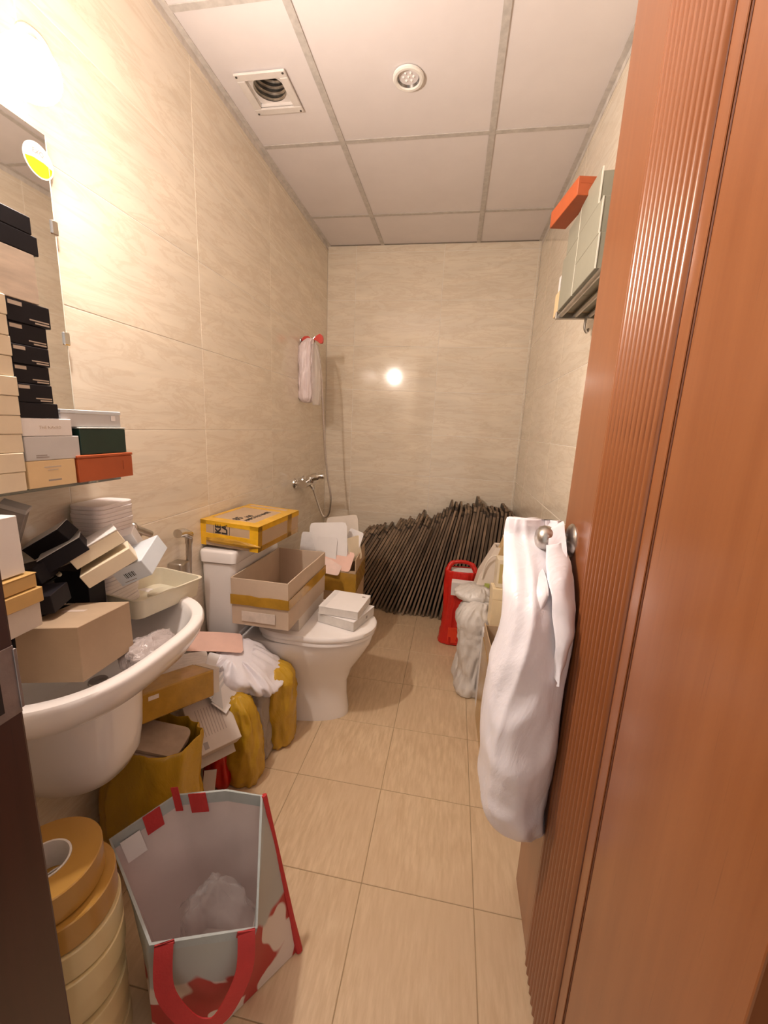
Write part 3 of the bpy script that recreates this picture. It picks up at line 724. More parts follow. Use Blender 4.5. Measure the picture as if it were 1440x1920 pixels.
# white bag on the door knob
hb = thing('plastic_bag', 'big white plastic bag hanging from the door knob', 'bag', (1.172, -2.135, .42))
def hang_bag():
    rings = [(.030, .010, -.052, .035, .030), (.022, .008, -.040, .052, .055), (.004, .006, .0, .064, .080), (-.006, .004, .08, .070, .092), (-.010, 0, .19, .073, .095), (-.010, 0, .31, .072, .092), (-.006, 0, .42, .064, .084), (-.002, .008, .52, .061, .068), (.000, .040, .580, .060, .044), (.000, .085, .615, .059, .026), (.000, .120, .640, .058, .010), (.000, .128, .668, .056, .006), (.000, .130, .680, .053, .003)]
    P = spline([Vector(r[:3]) for r in rings], 8); Q = spline([Vector((r[3], r[4], 0)) for r in rings], 8); n = 120; out = []
    for p, q in zip(P, Q):
        ring = []
        for k in range(n):
            a = 2*PI*k/n; c, s_ = math.cos(a), math.sin(a)
            x = abs(c)**.78*(1 if c > 0 else -1)*q.x; y = abs(s_)**.78*(1 if s_ > 0 else -1)*q.y
            h = max(0, min(1, (p.z+.05)/.7))
            tw = a+.5*(1-h)+.15*math.sin(p.z*9)
            v = Vector((math.cos(tw)*1.35, math.sin(tw)*1.35, p.z*1.1+3.3))
            f = .014*(1-2.4*abs(noise.noise(v)))*(.35+.65*h)                        # long folds fanning out from the knob
            f += .0065*(1-2.6*abs(noise.noise(Vector((x*10+1, y*10, p.z*6)))))         # slack facets
            low = max(0, 1-(p.z+.05)/.22)
            f += low*.008*(1-2.4*abs(noise.noise(Vector((x*14+5, y*14, p.z*13)))))
            f += .0012*noise.noise(Vector((x*60, y*60, p.z*30)))
            ring.append(p+Vector((x, y, 0))+Vector((c, s_, 0))*f)
        out.append(ring)
    MB().loft(out).build('body', FILM_W, hb, True, 0)
hang_bag()
def band(nm, path, wv, th=.0015, n=7):
    pth = spline(path, n); W_ = spline(wv, n); rings = []
    for i, (p, w_) in enumerate(zip(pth, W_)):
        d = (pth[min(i+1, len(pth)-1)]-pth[max(0, i-1)]).normalized(); nn = d.cross(w_).normalized()*th
        m = 8; up = [p+w_*(-1+2*k/m)+nn*(1+3*noise.noise((p+w_*(-1+2*k/m))*28)) for k in range(m+1)]; dn = [q_-nn*2 for q_ in up[::-1]]
        rings.append(up+dn)
    return MB().loft(rings).build(nm, FILM_W, hb, True, .9)
# strap over the knob, the drooping lip of the mouth, and the square corner standing up behind
band('handle_strap', [(.030, .0, .56), (.032, .035, .625), (.034, .065, .668), (.038, .085, .680), (.040, .118, .660)], [(.022, 0, .008), (.020, 0, .008), (.016, .004, .006), (.014, .006, .006), (.014, .006, .01)])
def sheet2(nm, A, B, n=6, m=12):
    A, B = spline(A, n), spline(B, n); rings = []
    for i, (a, b_) in enumerate(zip(A, B)):
        up = []
        for k in range(m+1):
            t_ = k/m; p = a.lerp(b_, t_); p = p+Vector((.3, -1, .1)).normalized()*(.012*math.sin(PI*t_)+.010*(noise.noise(p*26+Vector((3, 0, 0)))))
            up.append(p)
        rings.append(up+[q_+Vector((-.0010, .0014, 0)) for q_ in up[::-1]])
    return MB().loft(rings).build(nm, FILM_W, hb, True, .9)
sheet2('mouth_panel', [(.010, .050, .640), (.006, .0, .605), (.010, -.05, .56), (.020, -.080, .48), (.028, -.084, .40)], [(.050, .060, .650), (.060, .010, .598), (.062, -.035, .545), (.056, -.074, .47), (.032, -.086, .385)])
sheet2('mouth_panel', [(-.055, .035, .590), (-.045, -.005, .565), (-.035, -.045, .52), (-.03, -.075, .45)], [(-.004, .044, .605), (.004, .0, .590), (.004, -.045, .56), (-.022, -.079, .45)])

# red bag and its boxes
rb = thing('red_bag', 'glossy red plastic bag standing against the dark boards', 'bag', (1.065, -.61, 0), (0, 0, .06))
bag('body', FILM_R, rb, [(0, 0, .002, .102, .055), (0, 0, .04, .098, .058), (0, 0, .15, .086, .055), (0, 0, .30, .086, .055), (0, 0, .40, .090, .056), (.004, 0, .46, .094, .056), (.006, 0, .475, .088, .050), (.006, 0, .455, .080, .044), (.006, 0, .30, .076, .040)], amp=.008, fold=9, zf=3, seed=4, n=64)
MB().box(-.055, .055, -.062, -.058, .02, .12, .0006).build('bottom_patch', M('red_patch', (.85, .06, .02), .35), rb)
MB().tube(spline([(-.085, -.02, .46), (-.06, .0, .51), (0, .0, .525), (.06, 0, .51), (.09, -.02, .46)]), [.016]*8+[.012]*10+[.016]*7, 10).build('handle', FILM_R, rb, True, 0)
carton('white_carton', 'white carton lying across the red bag mouth', (1.07, -.60, .458), (.2, 0, .05), (.13, .06, .022), WHITE, 'cartons in the red bag')
carton('white_carton', 'white carton with a small dark logo in front of the red bag', (1.075, -.705, .395), (.12, .0, -.05), (.125, .045, .085), WHITE, 'cartons in the red bag', prints=[('y-', .042, .03, .014, .014, INKG, 'logo')])

# grey poly mailer bags
gb = thing('poly_bag', 'grey white poly bag standing between red bag and cardboard', 'bag', (1.13, -1.08, 0))
bag('body', FILM_G, gb, [(-.005, .0, .002, .052, .075), (-.005, 0, .03, .060, .08), (0, 0, .12, .046, .075), (0, 0, .22, .060, .08), (0, 0, .32, .066, .085), (-.005, 0, .40, .074, .09), (.002, 0, .46, .052, .07), (.02, .0, .485, .026, .035)], amp=.012, fold=6, zf=8, seed=12, n=64, crumple=.5)
gb2 = thing('poly_bag', 'crumpled pale poly bag lying over the grey one near the red bag', 'bag', (1.125, -1.02, .42))
bag('body', FILM_G, gb2, [(0, 0, .046, .05, .05), (0, 0, .055, .075, .06), (-.010, 0, .08, .08, .065), (-.005, 0, .10, .06, .05), (.01, .01, .112, .03, .03)], amp=.014, fold=11, zf=9, seed=15, n=56)
gb3 = thing('poly_bag', 'small grey mailer at the foot of the standing poly bag', 'bag', (1.105, -.97, 0))
bag('body', FILM_G, gb3, [(0, 0, .002, .05, .06), (0, 0, .03, .055, .06), (0, 0, .10, .045, .05), (0, 0, .16, .03, .04)], amp=.008, fold=7, zf=6, seed=18, n=48)
# paper shopping bag with cream cartons
pg = thing('shopping_bag', 'white paper shopping bag with green print leaning behind the cream boxes', 'bag', (1.215, -.93, 0), (.0, .0, 0))
PB = M('paper_bag_white', (.82, .72, .62), .55, var=.04, vscale=5)
def quadring(hw, hd, z, dx=0): return [Vector((dx-hw, -hd, z)), Vector((dx+hw, -hd, z)), Vector((dx+hw, hd, z)), Vector((dx-hw, hd, z))]
MB().loft([quadring(.115, .06, .002), quadring(.112, .062, .40), quadring(.090, .055, .58, .015), quadring(.05, .045, .735, .045), quadring(.044, .040, .730, .045), quadring(.100, .055, .41)], True, False).build('body', PB, pg)
MB().box(-.045, -.02, -.0655, -.0645, .525, .548).build('print', M('print_green', (.45, .50, .12), .6), pg)
for k in range(3): MB().box(-.006+.016*k, .006+.016*k, -.0650, -.0640, .525, .548).build('print', M('print_olive', (.34, .28, .14), .6), pg)
MB().tube(spline([(-.06, -.062, .57), (-.045, -.07, .66), (-.005, -.075, .70), (.02, -.07, .64)]), .004, 8).build('handle', M('cord_cream', (.80, .72, .62), .7), pg, True)
carton('kraft_carton', 'tan carton poking out of the shopping bag', (1.262, -.955, .735), (.1, .25, .1), (.06, .05, .10), M('tan_card', (.66, .47, .24), .6), 'cartons by the shopping bag')
carton('cream_carton', 'cream carton propped above the tan carton', (1.275, -1.01, .80), (.3, .5, .2), (.07, .04, .045), CREAM, 'cartons by the shopping bag')
carton('cream_carton', 'upright cream carton with a gold panel beside the shopping bag', (1.232, -1.185, .683), (0, .0, .05), (.075, .07, .13), CREAM, 'cartons by the shopping bag', prints=[('y-', -.012, .065, .032, .09, M('gold_print', (.60, .47, .2), .5), 'panel')])
carton('cream_carton', 'cream carton standing under the one with a gold panel', (1.225, -1.195, .523), (0, .0, .05), (.085, .08, .185), M('cream_card_b', (.86, .70, .45), .55, var=.03), 'cartons by the shopping bag', lid=(.28, M('cream_card_c', (.88, .73, .48), .55, var=.03)), prints=[('y-', .03, .05, .008, .02, INKG, 'print')])
carton('brown_carton', 'ribbed brown carton carrying the cream cartons', (1.250, -1.195, .2145), (0, 0, .04), (.105, .09, .427), M('ribbed_card', (.46, .33, .21), .7, var=.15, vscale=12, stretch=(1, 1, 12)), 'cartons by the shopping bag')
carton('white_slab', 'narrow white carton beside the brown one', (1.178, -1.205, .20), (0, -.0, .04), (.030, .07, .40), WHITE, 'cartons by the shopping bag', prints=[('y-', 0, .28, .012, .006, INKG, 'print')])
oc = openbox('tall_carton', 'tall open taped carton on the floor behind the hanging bag', (1.232, -1.41, 0), (0, 0, .03), (.135, .27, .47), .004, CBOARD, heights=(.42, .46, .46, .47))
MB().box(-.0700, -.0678, -.135, .135, .0, .40, .0004).build('tape', TAPEB, oc)
sheet('flat_carton', 'white folded card sticking out of the tall open carton', 'carton', (1.225, -1.45, .445), (.7, .3, .2), .09, .08, WHITE, None, seed=11)
o = MB().box(-.006, .006, -.10, .10, .001, .22, .002, 2).build('white_board', WHITE); o.location = (1.315, -1.80, 0); o.rotation_euler = (0, .05, 0.1)
tag(o, 'white board standing on the floor just behind the door edge', 'board')

# ------------------------------------------------------------------ right wall rack with boxes
rk = thing('wall_rack', 'metal towel rack on the wall by the door carrying grey boxes', 'rack', (1.27, -1.70, 1.680))
for x in (.012, .058, .104): MB().tube([(x, -.26, .012), (x, .25, .012)], .008, 12).build('bar', STEEL, rk, True)
for y in (-.255, .245): MB().box(-.004, .1457, y-.006, y+.006, 0, .024, .002).build('end_bracket', STEEL, rk)
MB().box(.125, .1457, .215, .275, -.03, .05, .004).build('wall_mount', STEEL, rk)
MB().tube(spline([(.09, .23, .0), (.09, .23, -.03), (.10, .235, -.042), (.105, .24, -.03)]), .004, 8).build('hook', STEEL, rk, True)
RG = 'boxes on the wall rack'
RZ = 1.7006
def rbox(label, y0, y1, z0, z1, x0=1.268, x1=1.405, mat=SAGE, name='sage_box', prints=(), lid=None): return carton(name, label, ((x0+x1)/2, (y0+y1)/2, (z0+z1)/2), (0, 0, 0), (x1-x0, y1-y0, z1-z0), mat, RG, lid=lid, prints=prints)
def edge(t, y0, y1, h):  # pale cut edge on the vertical corner
    w_ = .0690 if True else 0
    MB().box(-w_, -w_+.003, -(y1-y0)/2-.0012, -(y1-y0)/2+.0012, 0, h).build('pale_edge', SAGED, t)
for (l, y0, y1, z0, z1) in (('sage grey box lowest of the stack near the door', -1.845, -1.640, RZ, 1.7800), ('sage grey box on the rack bars at the far end', -1.637, -1.468, RZ, 1.856),
                            ('sage grey box in the middle of the stack near the door', -1.838, -1.636, 1.7806, 1.8600), ('sage grey box in the upper row under the orange box', -1.633, -1.50, 1.8566, 1.930)):
    t = rbox(l, y0, y1, z0, z1, x0=1.268); edge(t, y0, y1, z1-z0)
t = openbox('sage_flap_box', 'open sage grey box with raised flap on top of the rack stack', (1.337, -1.715, 1.8606), (0, 0, 0), (.137, .175, .082), .002, SAGE, heights=(.070, .082, .082, .082))
t['group'] = RG
MB().box(-.0700, -.0665, -.0890, -.0865, 0, .080).build('pale_edge', SAGED, t)
carton('orange_carton', 'orange red carton overhanging the top of the rack stack', (1.2465, -1.600, 1.9545), (0, .0, .16), (.050, .19, .046), ORANGE, RG, prints=[('y-', .0, .03, .040, .002, ORANGE, 'flap')])
carton('cream_carton', 'cream carton at the far end of the rack', (1.328, -1.424, 1.7385), (0, 0, 0), (.11, .084, .075), YCREAM, RG)
carton('white_carton', 'white labelled carton on the cream one at the end of the rack', (1.328, -1.426, 1.8035), (0, 0, 0), (.10, .078, .054), WHITE, RG, prints=[('x-', 0, .03, .014, .02, INKG, 'print')])

# ------------------------------------------------------------------ shower set
mx = thing('shower_mixer', 'chrome shower mixer with lever on the left wall', 'faucet', (0, -.53, .93))
for y in (-.075, .075): MB().lathe([(.033, 0), (.031, .008), (.016, .014), (.013, .014), (.013, .055)], 28, Matrix.Translation((0, y, 0)) @ plm).build('flange', CHROME, mx, True)
MB().tube([(.062, -.095, 0), (.062, .095, 0)], .025, 20).build('body', CHROME, mx, True)
MB().tube(spline([(.07, 0, .012), (.085, 0, .032), (.13, .0, .045), (.165, .005, .046)]), [.027]*6+[.024]*6+[.017]*6+[.014], 14).build('lever', CHROME, mx, True)
MB().tube([(.07, .0, -.01), (.085, .01, -.032)], .013, 14).build('outlet', CHROME, mx, True)
sh = thing('shower_hose', 'flexible chrome shower hose looping below the mixer', 'hose', (0, -.5, .7))
hp = [(.086, -.012, .195), (.098, -.004, .15), (.124, 0, .072), (.148, 0, .018), (.172, 0, .008), (.193, 0, .04), (.202, 0, .148), (.178, 0, .285), (.156, 0, .486), (.141, 0, .715), (.128, 0, .904), (.103, 0, 1.027), (.086, 0, 1.083)]
MB().tube(spline(hp, 8), .0065, 10).build('hose', M('hose_metal', (.62, .58, .53), .28, 1., var=.1, vscale=90, stretch=(1, 1, 4)), sh, True)
MB().lathe([(.011, 0), (.011, .024), (.009, .026)], 16, Matrix.Translation((.086, -.012, .185))).build('nut', CHROME, sh, True)
hd = thing('shower_holder', 'chrome wall bracket holding the wrapped shower head', 'bracket', (0, -.5, 1.79))
MB().lathe([(.024, 0), (.022, .006), (.012, .010), (.012, .055)], 24, plm).build('bracket_arm', CHROME, hd, True)
MB().tube([(.065, 0, -.03), (.080, 0, .016)], .015, 14).build('cradle', CHROME, hd, True)
MB().tube(spline([(.070, .0, -.04), (.080, 0, .0), (.086, 0, .022)]), .011, 12).build('shower_handle', CHROME, hd, True)
sb = thing('wrapped_bag', 'small translucent white bag tied with a red bow on the shower holder', 'bag', (.045, -.515, 1.425))
bag('body', FILM_P, sb, [(-.005, 0, .0, .018, .014), (-.006, 0, .03, .032, .034), (-.004, 0, .10, .037, .042), (-.004, 0, .18, .036, .044), (-.006, .0, .26, .034, .042), (-.006, .0, .32, .034, .030), (.004, 0, .355, .022, .016), (.02, .0, .372, .014, .012)], amp=.009, fold=8, zf=5, seed=21, n=64, crumple=.6)
FILM_C2 = plastic_film('clear_outer_film', (.80, .72, .66), .2, 22, .5, alpha=.35)
bag('clear_layer', FILM_C2, sb, [(.058, 0, -.012, .020, .012), (.058, 0, .05, .030, .022), (.054, 0, .16, .032, .026), (.05, 0, .26, .030, .022), (.045, 0, .34, .018, .014)], amp=.004, fold=9, zf=4, seed=22, n=40)
def bow(y, s, pts):
    rings = []
    for (px, pz, h) in pts: rings.append([Vector((px, y-.010, pz-h)), Vector((px, y+.010, pz-h)), Vector((px, y+.010, pz+h)), Vector((px, y-.010, pz+h))])
    return MB().loft(rings).build('bow_loop', M('red_ribbon', (.62, .05, .03), .35, bmp=.1), sb, False)
bow(0, 1, [(.044, .372, .004), (.062, .376, .016), (.080, .374, .027), (.094, .370, .022), (.098, .367, .010)])
bow(0, -1, [(.024, .372, .004), (.006, .376, .012), (-.016, .372, .014), (-.030, .368, .008)])

# ------------------------------------------------------------------ ceiling vent and downlight
vt = thing('ceiling_vent', 'square white exhaust vent frame with foil duct in the ceiling', 'vent', (VENT[0], VENT[1], H))
VW = M('vent_white', (.80, .75, .71), .5, var=.05)
o_, i_ = .096, .066
b = MB(); b.box(-o_, o_, -o_, -i_, -.010, -.0025, .002); b.box(-o_, o_, i_, o_, -.010, -.0025, .002); b.box(-o_, -i_, -i_, i_, -.010, -.0025, .002); b.box(i_, o_, -i_, i_, -.010, -.0025, .002); b.build('frame', VW, vt)
b = MB()
for s1 in (-1, 1): b.box(s1*.0665-.0012, s1*.0665+.0012, -.0675, .0675, -.002, .010); b.box(-.0675, .0675, s1*.0665-.0012, s1*.0665+.0012, -.002, .010)
b.build('collar', VW, vt)
FOIL = M('duct_foil', (.55, .52, .48), .3, 1., var=.25, vscale=40, bmp=.6, bscale=60)
rings = []
for k in range(40):
    z = .008+k*.0045; r = .060+(.003 if k % 4 < 2 else -.003); sh_ = .02*(k/40.)**1.5
    rings.append([Vector((sh_+r*math.cos(2*PI*i/36), r*math.sin(2*PI*i/36)-sh_, z+.002*noise.noise(Vector((i, k, 0))))) for i in range(36)])
MB().loft(rings, False, True).build('duct', FOIL, vt, True, .7)
b = MB()
for i in range(36): pass
tt = [(.060*math.cos(2*PI*i/36), .060*math.sin(2*PI*i/36)) for i in range(36)]
sq = []
for i in range(36):
    a = 2*PI*i/36; c, s = math.cos(a), math.sin(a); m_ = max(abs(c), abs(s)); sq.append((.0665*c/m_, .0665*s/m_))
MB().loft([[Vector((x, y, .008)) for x, y in sq], [Vector((x, y, .008)) for x, y in tt]], False, False).build('duct_plate', VW, vt)
for sx in (-1, 1):
    for sy in (-1, 1): MB().lathe([(.004, -.0118), (.004, -.010), (.001, -.0098)], 10, Matrix.Translation((sx*.087, sy*.087, 0))).build('screw', M('screw_dark', (.08, .07, .06), .5), vt)
dl = thing('downlight', 'round recessed LED downlight switched off in the ceiling', 'light', (.707, -1.317, H))
MB().lathe([(.055, -.0004), (.055, -.006), (.050, -.009), (.042, -.009), (.039, -.006), (.037, .012)], 44, cap0=False, cap1=False).build('trim_ring', LCER, dl, True, .5)
MB().lathe([(.0385, -.005), (.034, .004), (.030, .0035), (.002, .0035)], 32, cap0=False).build('reflector', M('reflector_grey', (.22, .21, .20), .25, .8), dl, True, .5)
ledm = MB().lathe([(.0045, 0), (.0045, -.002), (.002, -.004), (.0005, -.0045)], 14).mesh('led', M('led_lens', (.95, .93, .90), .1), True)
for k in range(7):
    a = 2*PI*k/6; r = 0 if k == 6 else .018
    link('led', ledm, dl, (r*math.cos(a), r*math.sin(a), .0025))

# ------------------------------------------------------------------ heap under and beside the basin
YG = 'yellow brown bags beside the basin'
ya = thing('yellow_bag', 'large yellow brown bag of cardboard beneath the basin', 'bag', (.150, -2.10, 0))
bag('body', FILM_Y, ya, [(0, 0, .002, .115, .085), (0, 0, .04, .13, .10), (0, 0, .14, .13, .10), (.0, 0, .23, .125, .098), (.006, .015, .30, .12, .090), (.010, .03, .36, .112, .080), (.008, .03, .345, .104, .074), (0, 0, .20, .10, .08)], amp=.010, fold=7, zf=3, seed=31, n=64, cap1=True, crumple=.25)
ya['group'] = YG
CG = 'cardboard sheets in the yellow bag'
for k in range(5):
    b = MB().loft([rring(0, 0, .085, .052, .025, 0), rring(0, 0, .085, .052, .025, .0085)])
    o = b.build('cardboard_sheet', M('grey_brown_card', (.43, .32, .235), .75, var=.1)); o.location = (.148+.005*k, -2.098+.006*(k % 3), .330+.0108*k); o.rotation_euler = (.10, .20, .10+.07*math.sin(k*2))
    tag(o, 'grey brown rounded card lying in the yellow bag' if k < 4 else 'topmost grey brown rounded card in the yellow bag', 'card', CG)
tb = carton('taped_carton', 'carton wrapped in brown tape wedged under the basin edge', (.137, -2.000, .455), (-.20, .16, 1.15), (.255, .12, .085), TAPEB, None, bev=.004, prints=[('y-', -.07, .066, .03, .012, M('torn_label', (.72, .62, .54), .7), 'torn_label')])
MB().box(.128, .150, -.055, .055, .005, .085, .001).build('end_flap', CLIGHT, tb)
LIGHTC = M('printed_carton', (.62, .54, .48), .5, var=.03)
tx = thing('printed_carton', 'opened pale carton with fine print and torn flaps beside the tape carton', 'carton', (.208, -1.905, .268), (.663, .091, 1.008))
xx, yy = .074, .086
MB().box(-xx, xx, -yy, yy, 0, .048, .0015).build('body', LIGHTC, tx)
for k in range(9): MB().box(-xx*.58+.0098*k, -xx*.58+.0098*k+.0022, -yy*.45, yy*.62, .048, .0484).build('print', M('print_taupe', (.42, .35, .31), .6), tx)
MB().box(-xx*.66, -xx*.46, -yy*.88, -yy*.62, .048, .0485).build('barcode', INKG, tx)
for (a0, a1, tz) in ((-xx, -.008, .3), (.004, xx*.7, .1)):
    b = MB(); b.box(a0, a1, 0, .034, 0, .0012); o = b.build('flap', LIGHTC, tx); o.location = (0, yy, .046); o.rotation_euler = (-tz, 0, 0)
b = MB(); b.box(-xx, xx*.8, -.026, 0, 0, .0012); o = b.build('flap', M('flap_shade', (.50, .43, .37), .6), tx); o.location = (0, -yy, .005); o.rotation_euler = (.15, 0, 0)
# yellow bag beside, then the one by the toilet
yb = thing('yellow_bag', 'narrow twisted yellow brown bag behind the printed carton', 'bag', (.290, -1.815, 0)); yb['group'] = YG
bag('body', FILM_Y, yb, [(0, 0, .002, .05, .045), (0, 0, .03, .058, .05), (0, 0, .13, .055, .05), (-.005, 0, .22, .05, .045), (-.012, 0, .29, .036, .035), (-.02, 0, .325, .018, .018), (-.022, 0, .335, .010, .010)], amp=.011, fold=6, zf=7, seed=34, n=56, crumple=.55)
yc = thing('yellow_bag', 'yellow brown bag standing against the toilet foot', 'bag', (.320, -1.615, 0)); yc['group'] = YG
bag('body', FILM_Y, yc, [(0, 0, .002, .062, .055), (0, 0, .03, .070, .062), (0, 0, .14, .070, .062), (0, 0, .23, .072, .064), (-.005, 0, .30, .070, .060), (-.02, 0, .335, .055, .045), (-.03, 0, .345, .03, .03)], amp=.011, fold=6, zf=6, seed=37, n=56, crumple=.55)
gc = thing('grey_bag', 'dull transparent grey bag squeezed between the yellow bags', 'bag', (.275, -1.70, 0))
bag('body', plastic_film('dull_grey_film', (.36, .30, .25), .2, 24, .7), gc, [(0, 0, .002, .05, .045), (0, 0, .03, .055, .05), (0, 0, .15, .05, .045), (-.005, 0, .25, .05, .042), (-.015, 0, .295, .03, .03)], amp=.012, fold=9, zf=7, seed=40, n=48)
wp = thing('white_poly_bag', 'crumpled white poly bag thrown over the yellow bags', 'bag', (.228, -1.695, .352), (.25, .35, .3))
bag('body', FILM_W, wp, [(0, 0, -.022, .05, .04), (0, 0, -.016, .09, .075), (.01, 0, .0, .118, .085), (.0, .0, .026, .105, .08), (-.02, .01, .048, .075, .065), (-.04, .02, .062, .035, .045)], amp=.017, fold=6, zf=14, seed=47, n=72, crumple=.9, sup=3.4)
rd = thing('red_bag', 'small red plastic bag on the floor below the printed carton', 'bag', (.215, -1.845, 0))
bag('body', FILM_R, rd, [(0, 0, .002, .045, .04), (0, 0, .03, .05, .045), (0, 0, .11, .045, .04), (0, 0, .18, .035, .03)], amp=.009, fold=8, zf=6, seed=46, n=40)
# silver-edged cards and flat cartons on the heap
SG = 'silver edged cards on the heap'
for k in range(9):
    o = MB().box(-.032, .032, -.055, .055, 0, .0035, .0005).build('folded_card', GREY if k % 2 else WHITE)
    o.location = (.186+.0066*k, -1.800-.004*k, .392-.006*k); o.rotation_euler = (.35, .95-.03*k, .25+.03*math.sin(k*3))
    tag(o, 'folded white and silver card in the fan beside the white bag', 'card', SG)
sheet('flat_carton', 'white flattened carton with faint print on the heap beside the basin', 'carton', (.105, -1.875, .452), (.45, -.12, .35), .15, .12, M('white_print_card', (.72, .66, .62), .55, var=.1, vscale=30, stretch=(1, 8, 1)), 'flattened cartons on the heap', seed=21)
sheet('flat_carton', 'narrow white carton strip leaning by the silver edged cards', 'carton', (.178, -1.850, .440), (.7, .2, .15), .04, .13, WHITE, 'flattened cartons on the heap', seed=22, cut=False)
sheet('flat_carton', 'pink flattened carton below the toilet cistern', 'carton', (.125, -1.725, .478), (.40, .25, .62), .22, .10, PINK, 'flattened cartons on the heap', seed=23)
o = MB().box(-.02, .02, -.0015, .0015, 0, .13, .0004).build('white_card', WHITE); o.location = (.225, -1.955, .001); o.rotation_euler = (-.1, .12, .5); tag(o, 'small white card standing beside the small red bag', 'card')

# ------------------------------------------------------------------ tape rolls
TB = M('brown_tape_roll', (.50, .27, .055), .28, var=.08, vscale=3, coat=.4)
TC = M('clear_tape_roll', (.80, .66, .36), .25, var=.06, vscale=3, coat=.4, sss=.15)
CORE = M('core_white', (.82, .78, .74), .6)
def roll(label, loc, mat, tilt=(0, 0, 0), group='rolls of packing tape in a stack'):
    t = thing('tape_roll', label, 'tape roll', loc, tilt, group)
    hgt, R, r = .058, .090, .042
    MB().loft([[Vector((q*math.cos(2*PI*i/48), q*math.sin(2*PI*i/48), z)) for i in range(48)] for q, z in ((r, 0), (R-.002, 0), (R, .002), (R, hgt-.002), (R-.002, hgt), (r, hgt), (r, 0))], False, False).build('tape', mat, t, True, .7)
    MB().loft([[Vector((q*math.cos(2*PI*i/48), q*math.sin(2*PI*i/48), z)) for i in range(48)] for q, z in ((r-.004, -.001), (r-.0005, -.001), (r-.0005, hgt+.001), (r-.004, hgt+.001), (r-.004, -.001))], False, False).build('core', CORE, t, True, .7)
RX, RY = .285, -2.505
names = ['clear packing tape roll at the foot of the stack by the door frame', 'clear tape roll second from the floor in the stack', 'clear tape roll third from the floor in the stack', 'clear tape roll fourth from the floor in the stack', 'clear tape roll fifth from the floor in the stack', 'clear tape roll just under the brown ones', 'brown packing tape roll under the topmost roll', 'topmost brown packing tape roll with white core']
for k in range(8):
    dxy = [(.010, .0), (.004, .004), (.014, -.004), (.006, .004), (.016, .0), (.012, .004), (.006, .004), (-.012, -.002)][k]
    roll(names[k], (RX+dxy[0], RY+dxy[1], .0015+k*.0603), TC if k < 6 else TB)

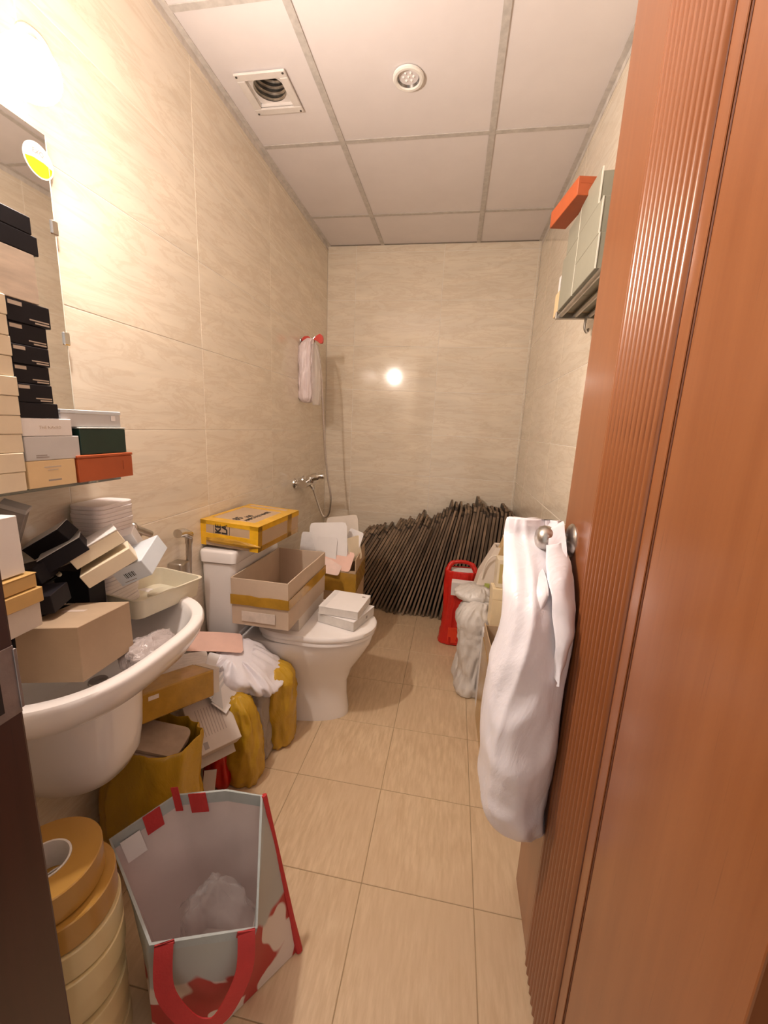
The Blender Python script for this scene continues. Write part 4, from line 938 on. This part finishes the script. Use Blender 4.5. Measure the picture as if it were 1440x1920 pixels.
# ------------------------------------------------------------------ tote bag
def tote():
    t = thing('tote_bag', 'large open grey shopping tote with red trim on the floor', 'bag', (.52, -2.33, 0))
    B = [(.675, -2.268, .002), (.555, -2.435, .002), (.425, -2.462, .002), (.375, -2.36, .002), (.43, -2.27, .002), (.55, -2.255, .002)]
    T = [(.572, -2.235, .412), (.640, -2.402, .272), (.446, -2.470, .272), (.262, -2.362, .355), (.372, -2.278, .415), (.48, -2.238, .412)]
    O = Vector((.52, -2.33, 0))
    def poly(P, n=10):
        Q = [Vector(p)-O for p in P]; out = []
        for i in range(len(Q)):
            a, b = Q[i], Q[(i+1) % len(Q)]
            for k in range(n): out.append(a.lerp(b, k/n))
        return out
    b0, t0 = poly(B), poly(T)
    def surf(off, z0=0., z1=1., nz=16):
        rings = []
        cen = sum(b0, Vector())/len(b0)
        for j in range(nz+1):
            f = z0+(z1-z0)*j/nz; r = []
            for p, q in zip(b0, t0):
                v = p.lerp(q, f); c = cen.lerp(sum(t0, Vector())/len(t0), f)
                d = Vector((v.x-c.x, v.y-c.y, 0)).normalized()
                w_ = math.sin(PI*f)*(.006+.010*noise.noise(v*9+Vector((2, 1, 5))))
                r.append(v+d*(off+w_))
            rings.append(r)
        return rings
    m, nt, b = nmat('tote_outer')
    co = coords(nt); sep = nt.nodes.new('ShaderNodeSeparateXYZ'); nt.links.new(co, sep.inputs[0])
    n = tex(nt, coords(nt, (4.5, 4.5, 4.5), (0, .8, .3)), 2.6, 1, .4, .6)
    add = nt.nodes.new('ShaderNodeMath'); add.operation = 'MULTIPLY_ADD'; nt.links.new(n, add.inputs[0]); add.inputs[1].default_value = -.10; nt.links.new(sep.outputs['Z'], add.inputs[2])
    pat = mixcol(nt, ramp(nt, n, .50, .53), (.70, .60, .52), (.42, .035, .03))
    nt.links.new(mixcol(nt, ramp(nt, add.outputs[0], .105, .112), pat, (.42, .43, .40)), b.inputs['Base Color']); b.inputs['Roughness'].default_value = .45
    MB().loft(surf(.0), True, False).build('outer_shell', m, t, True, .9)
    LIN = M('tote_lining', (.72, .62, .59), .5, var=.05, vscale=6, bmp=.15, bscale=20)
    MB().loft(surf(-.003, .012, .995), True, False).build('lining', LIN, t, True, .9)
    # grey hem round the mouth
    BAND = M('tote_hem', (.42, .46, .45), .55, var=.05, bmp=.1, bscale=200)
    r = surf(-.0042, .93, 1.0, 3); ro = surf(.0012, .93, 1.0, 3)
    MB().loft(r+ro[::-1], False, False).build('hem', BAND, t, True, .9)
    # red corner binding
    V = lambda p: Vector(p)-O
    for bp, tp_ in ((B[0], T[0]), (B[1], T[1])):
        pts = [V(bp).lerp(V(tp_), k/10)+Vector((.004, .002, .0)) for k in range(11)]
        if bp is B[0]: MB().tube(pts, [.009, .008]+[.0065]*9, 8).build('binding', RED, t, True)
    # strap ends and loops on the far hem
    def patch(f0, w, seg, h0=.88, h1=1.005, nm='strap_end', extra=.002):
        a, c = V(T[seg]), V(T[(seg+1) % 6]); ba, bc = V(B[seg]), V(B[(seg+1) % 6])
        u = []
        for f in (f0-w/2, f0+w/2):
            p, q = ba.lerp(bc, f), a.lerp(c, f)
            u.append((p.lerp(q, h0), p.lerp(q, h1)))
        nrm = Vector((sum(x[0].x for x in u), sum(x[0].y for x in u), 0)).normalized()
        nrm = -((u[1][1]-u[0][1]).cross(u[0][1]-u[0][0])).normalized()
        if nrm.dot(Vector((u[0][0].x, u[0][0].y, 0))) > 0: nrm = -nrm
        k0 = nrm*.0048; k1 = nrm*.0066
        MB().loft([[u[0][0]+k0, u[1][0]+k0, u[1][1]+k0, u[0][1]+k0], [u[0][0]+k1, u[1][0]+k1, u[1][1]+k1, u[0][1]+k1]]).build(nm, RED, t)
    patch(.42, .34, 4); patch(.62, .26, 3); patch(.02, .14, 4, .90, 1.06, 'loop')
    # carrying strap of the near side, hanging down in front
    a, c = V(T[1]), V(T[2])
    p0 = a.lerp(c, .12); p1 = a.lerp(c, .86); out = Vector((.05, -.09, 0)).normalized()
    path = spline([p0+Vector((0, 0, -.015)), p0+out*.012+Vector((.004, 0, .012)), p0+out*.035+Vector((-.004, 0, -.06)), p0.lerp(p1, .28)+out*.048+Vector((0, 0, -.135)), p0.lerp(p1, .5)+out*.05+Vector((0, 0, -.155)), p0.lerp(p1, .75)+out*.048+Vector((0, 0, -.135)), p1+out*.035+Vector((0, 0, -.07)), p1+out*.012+Vector((0, 0, .012)), p1+Vector((0, 0, -.015))], 6)
    rings = []
    for i, p in enumerate(path):
        d = (path[min(i+1, len(path)-1)]-path[max(0, i-1)]).normalized(); sd = d.cross(out).normalized()
        rings.append([p+sd*.017+out*.0012, p-sd*.017+out*.0012, p-sd*.017-out*.0012, p+sd*.017-out*.0012])
    MB().loft(rings).build('handle', RED, t, True, .6)
    o = blob((.0, -.0, .11), (.085, .050, .125), FILM_C, 'inner', seed=5, amp=.22, parent=None); o.location = (.515, -2.345, .02)
    o.name = 'clear_film_bag'; tag(o, 'crumpled clear plastic film inside the tote bag', 'wrapping')
    # white care label on the lining
    a = V(B[3]).lerp(V(T[3]), .80); bq = V(B[4]).lerp(V(T[4]), .80); up_ = (V(T[3])-V(B[3])).normalized()
    q0, q1 = a.lerp(bq, .12), a.lerp(bq, .42); ni = Vector((.45, -.55, .1)).normalized()*.007
    MB().loft([[q0+ni, q1+ni, q1+up_*.055+ni, q0+up_*.055+ni], [q0+ni*1.1, q1+ni*1.1, q1+up_*.055+ni*1.1, q0+up_*.055+ni*1.1]]).build('care_label', WHITE, t)
tote()
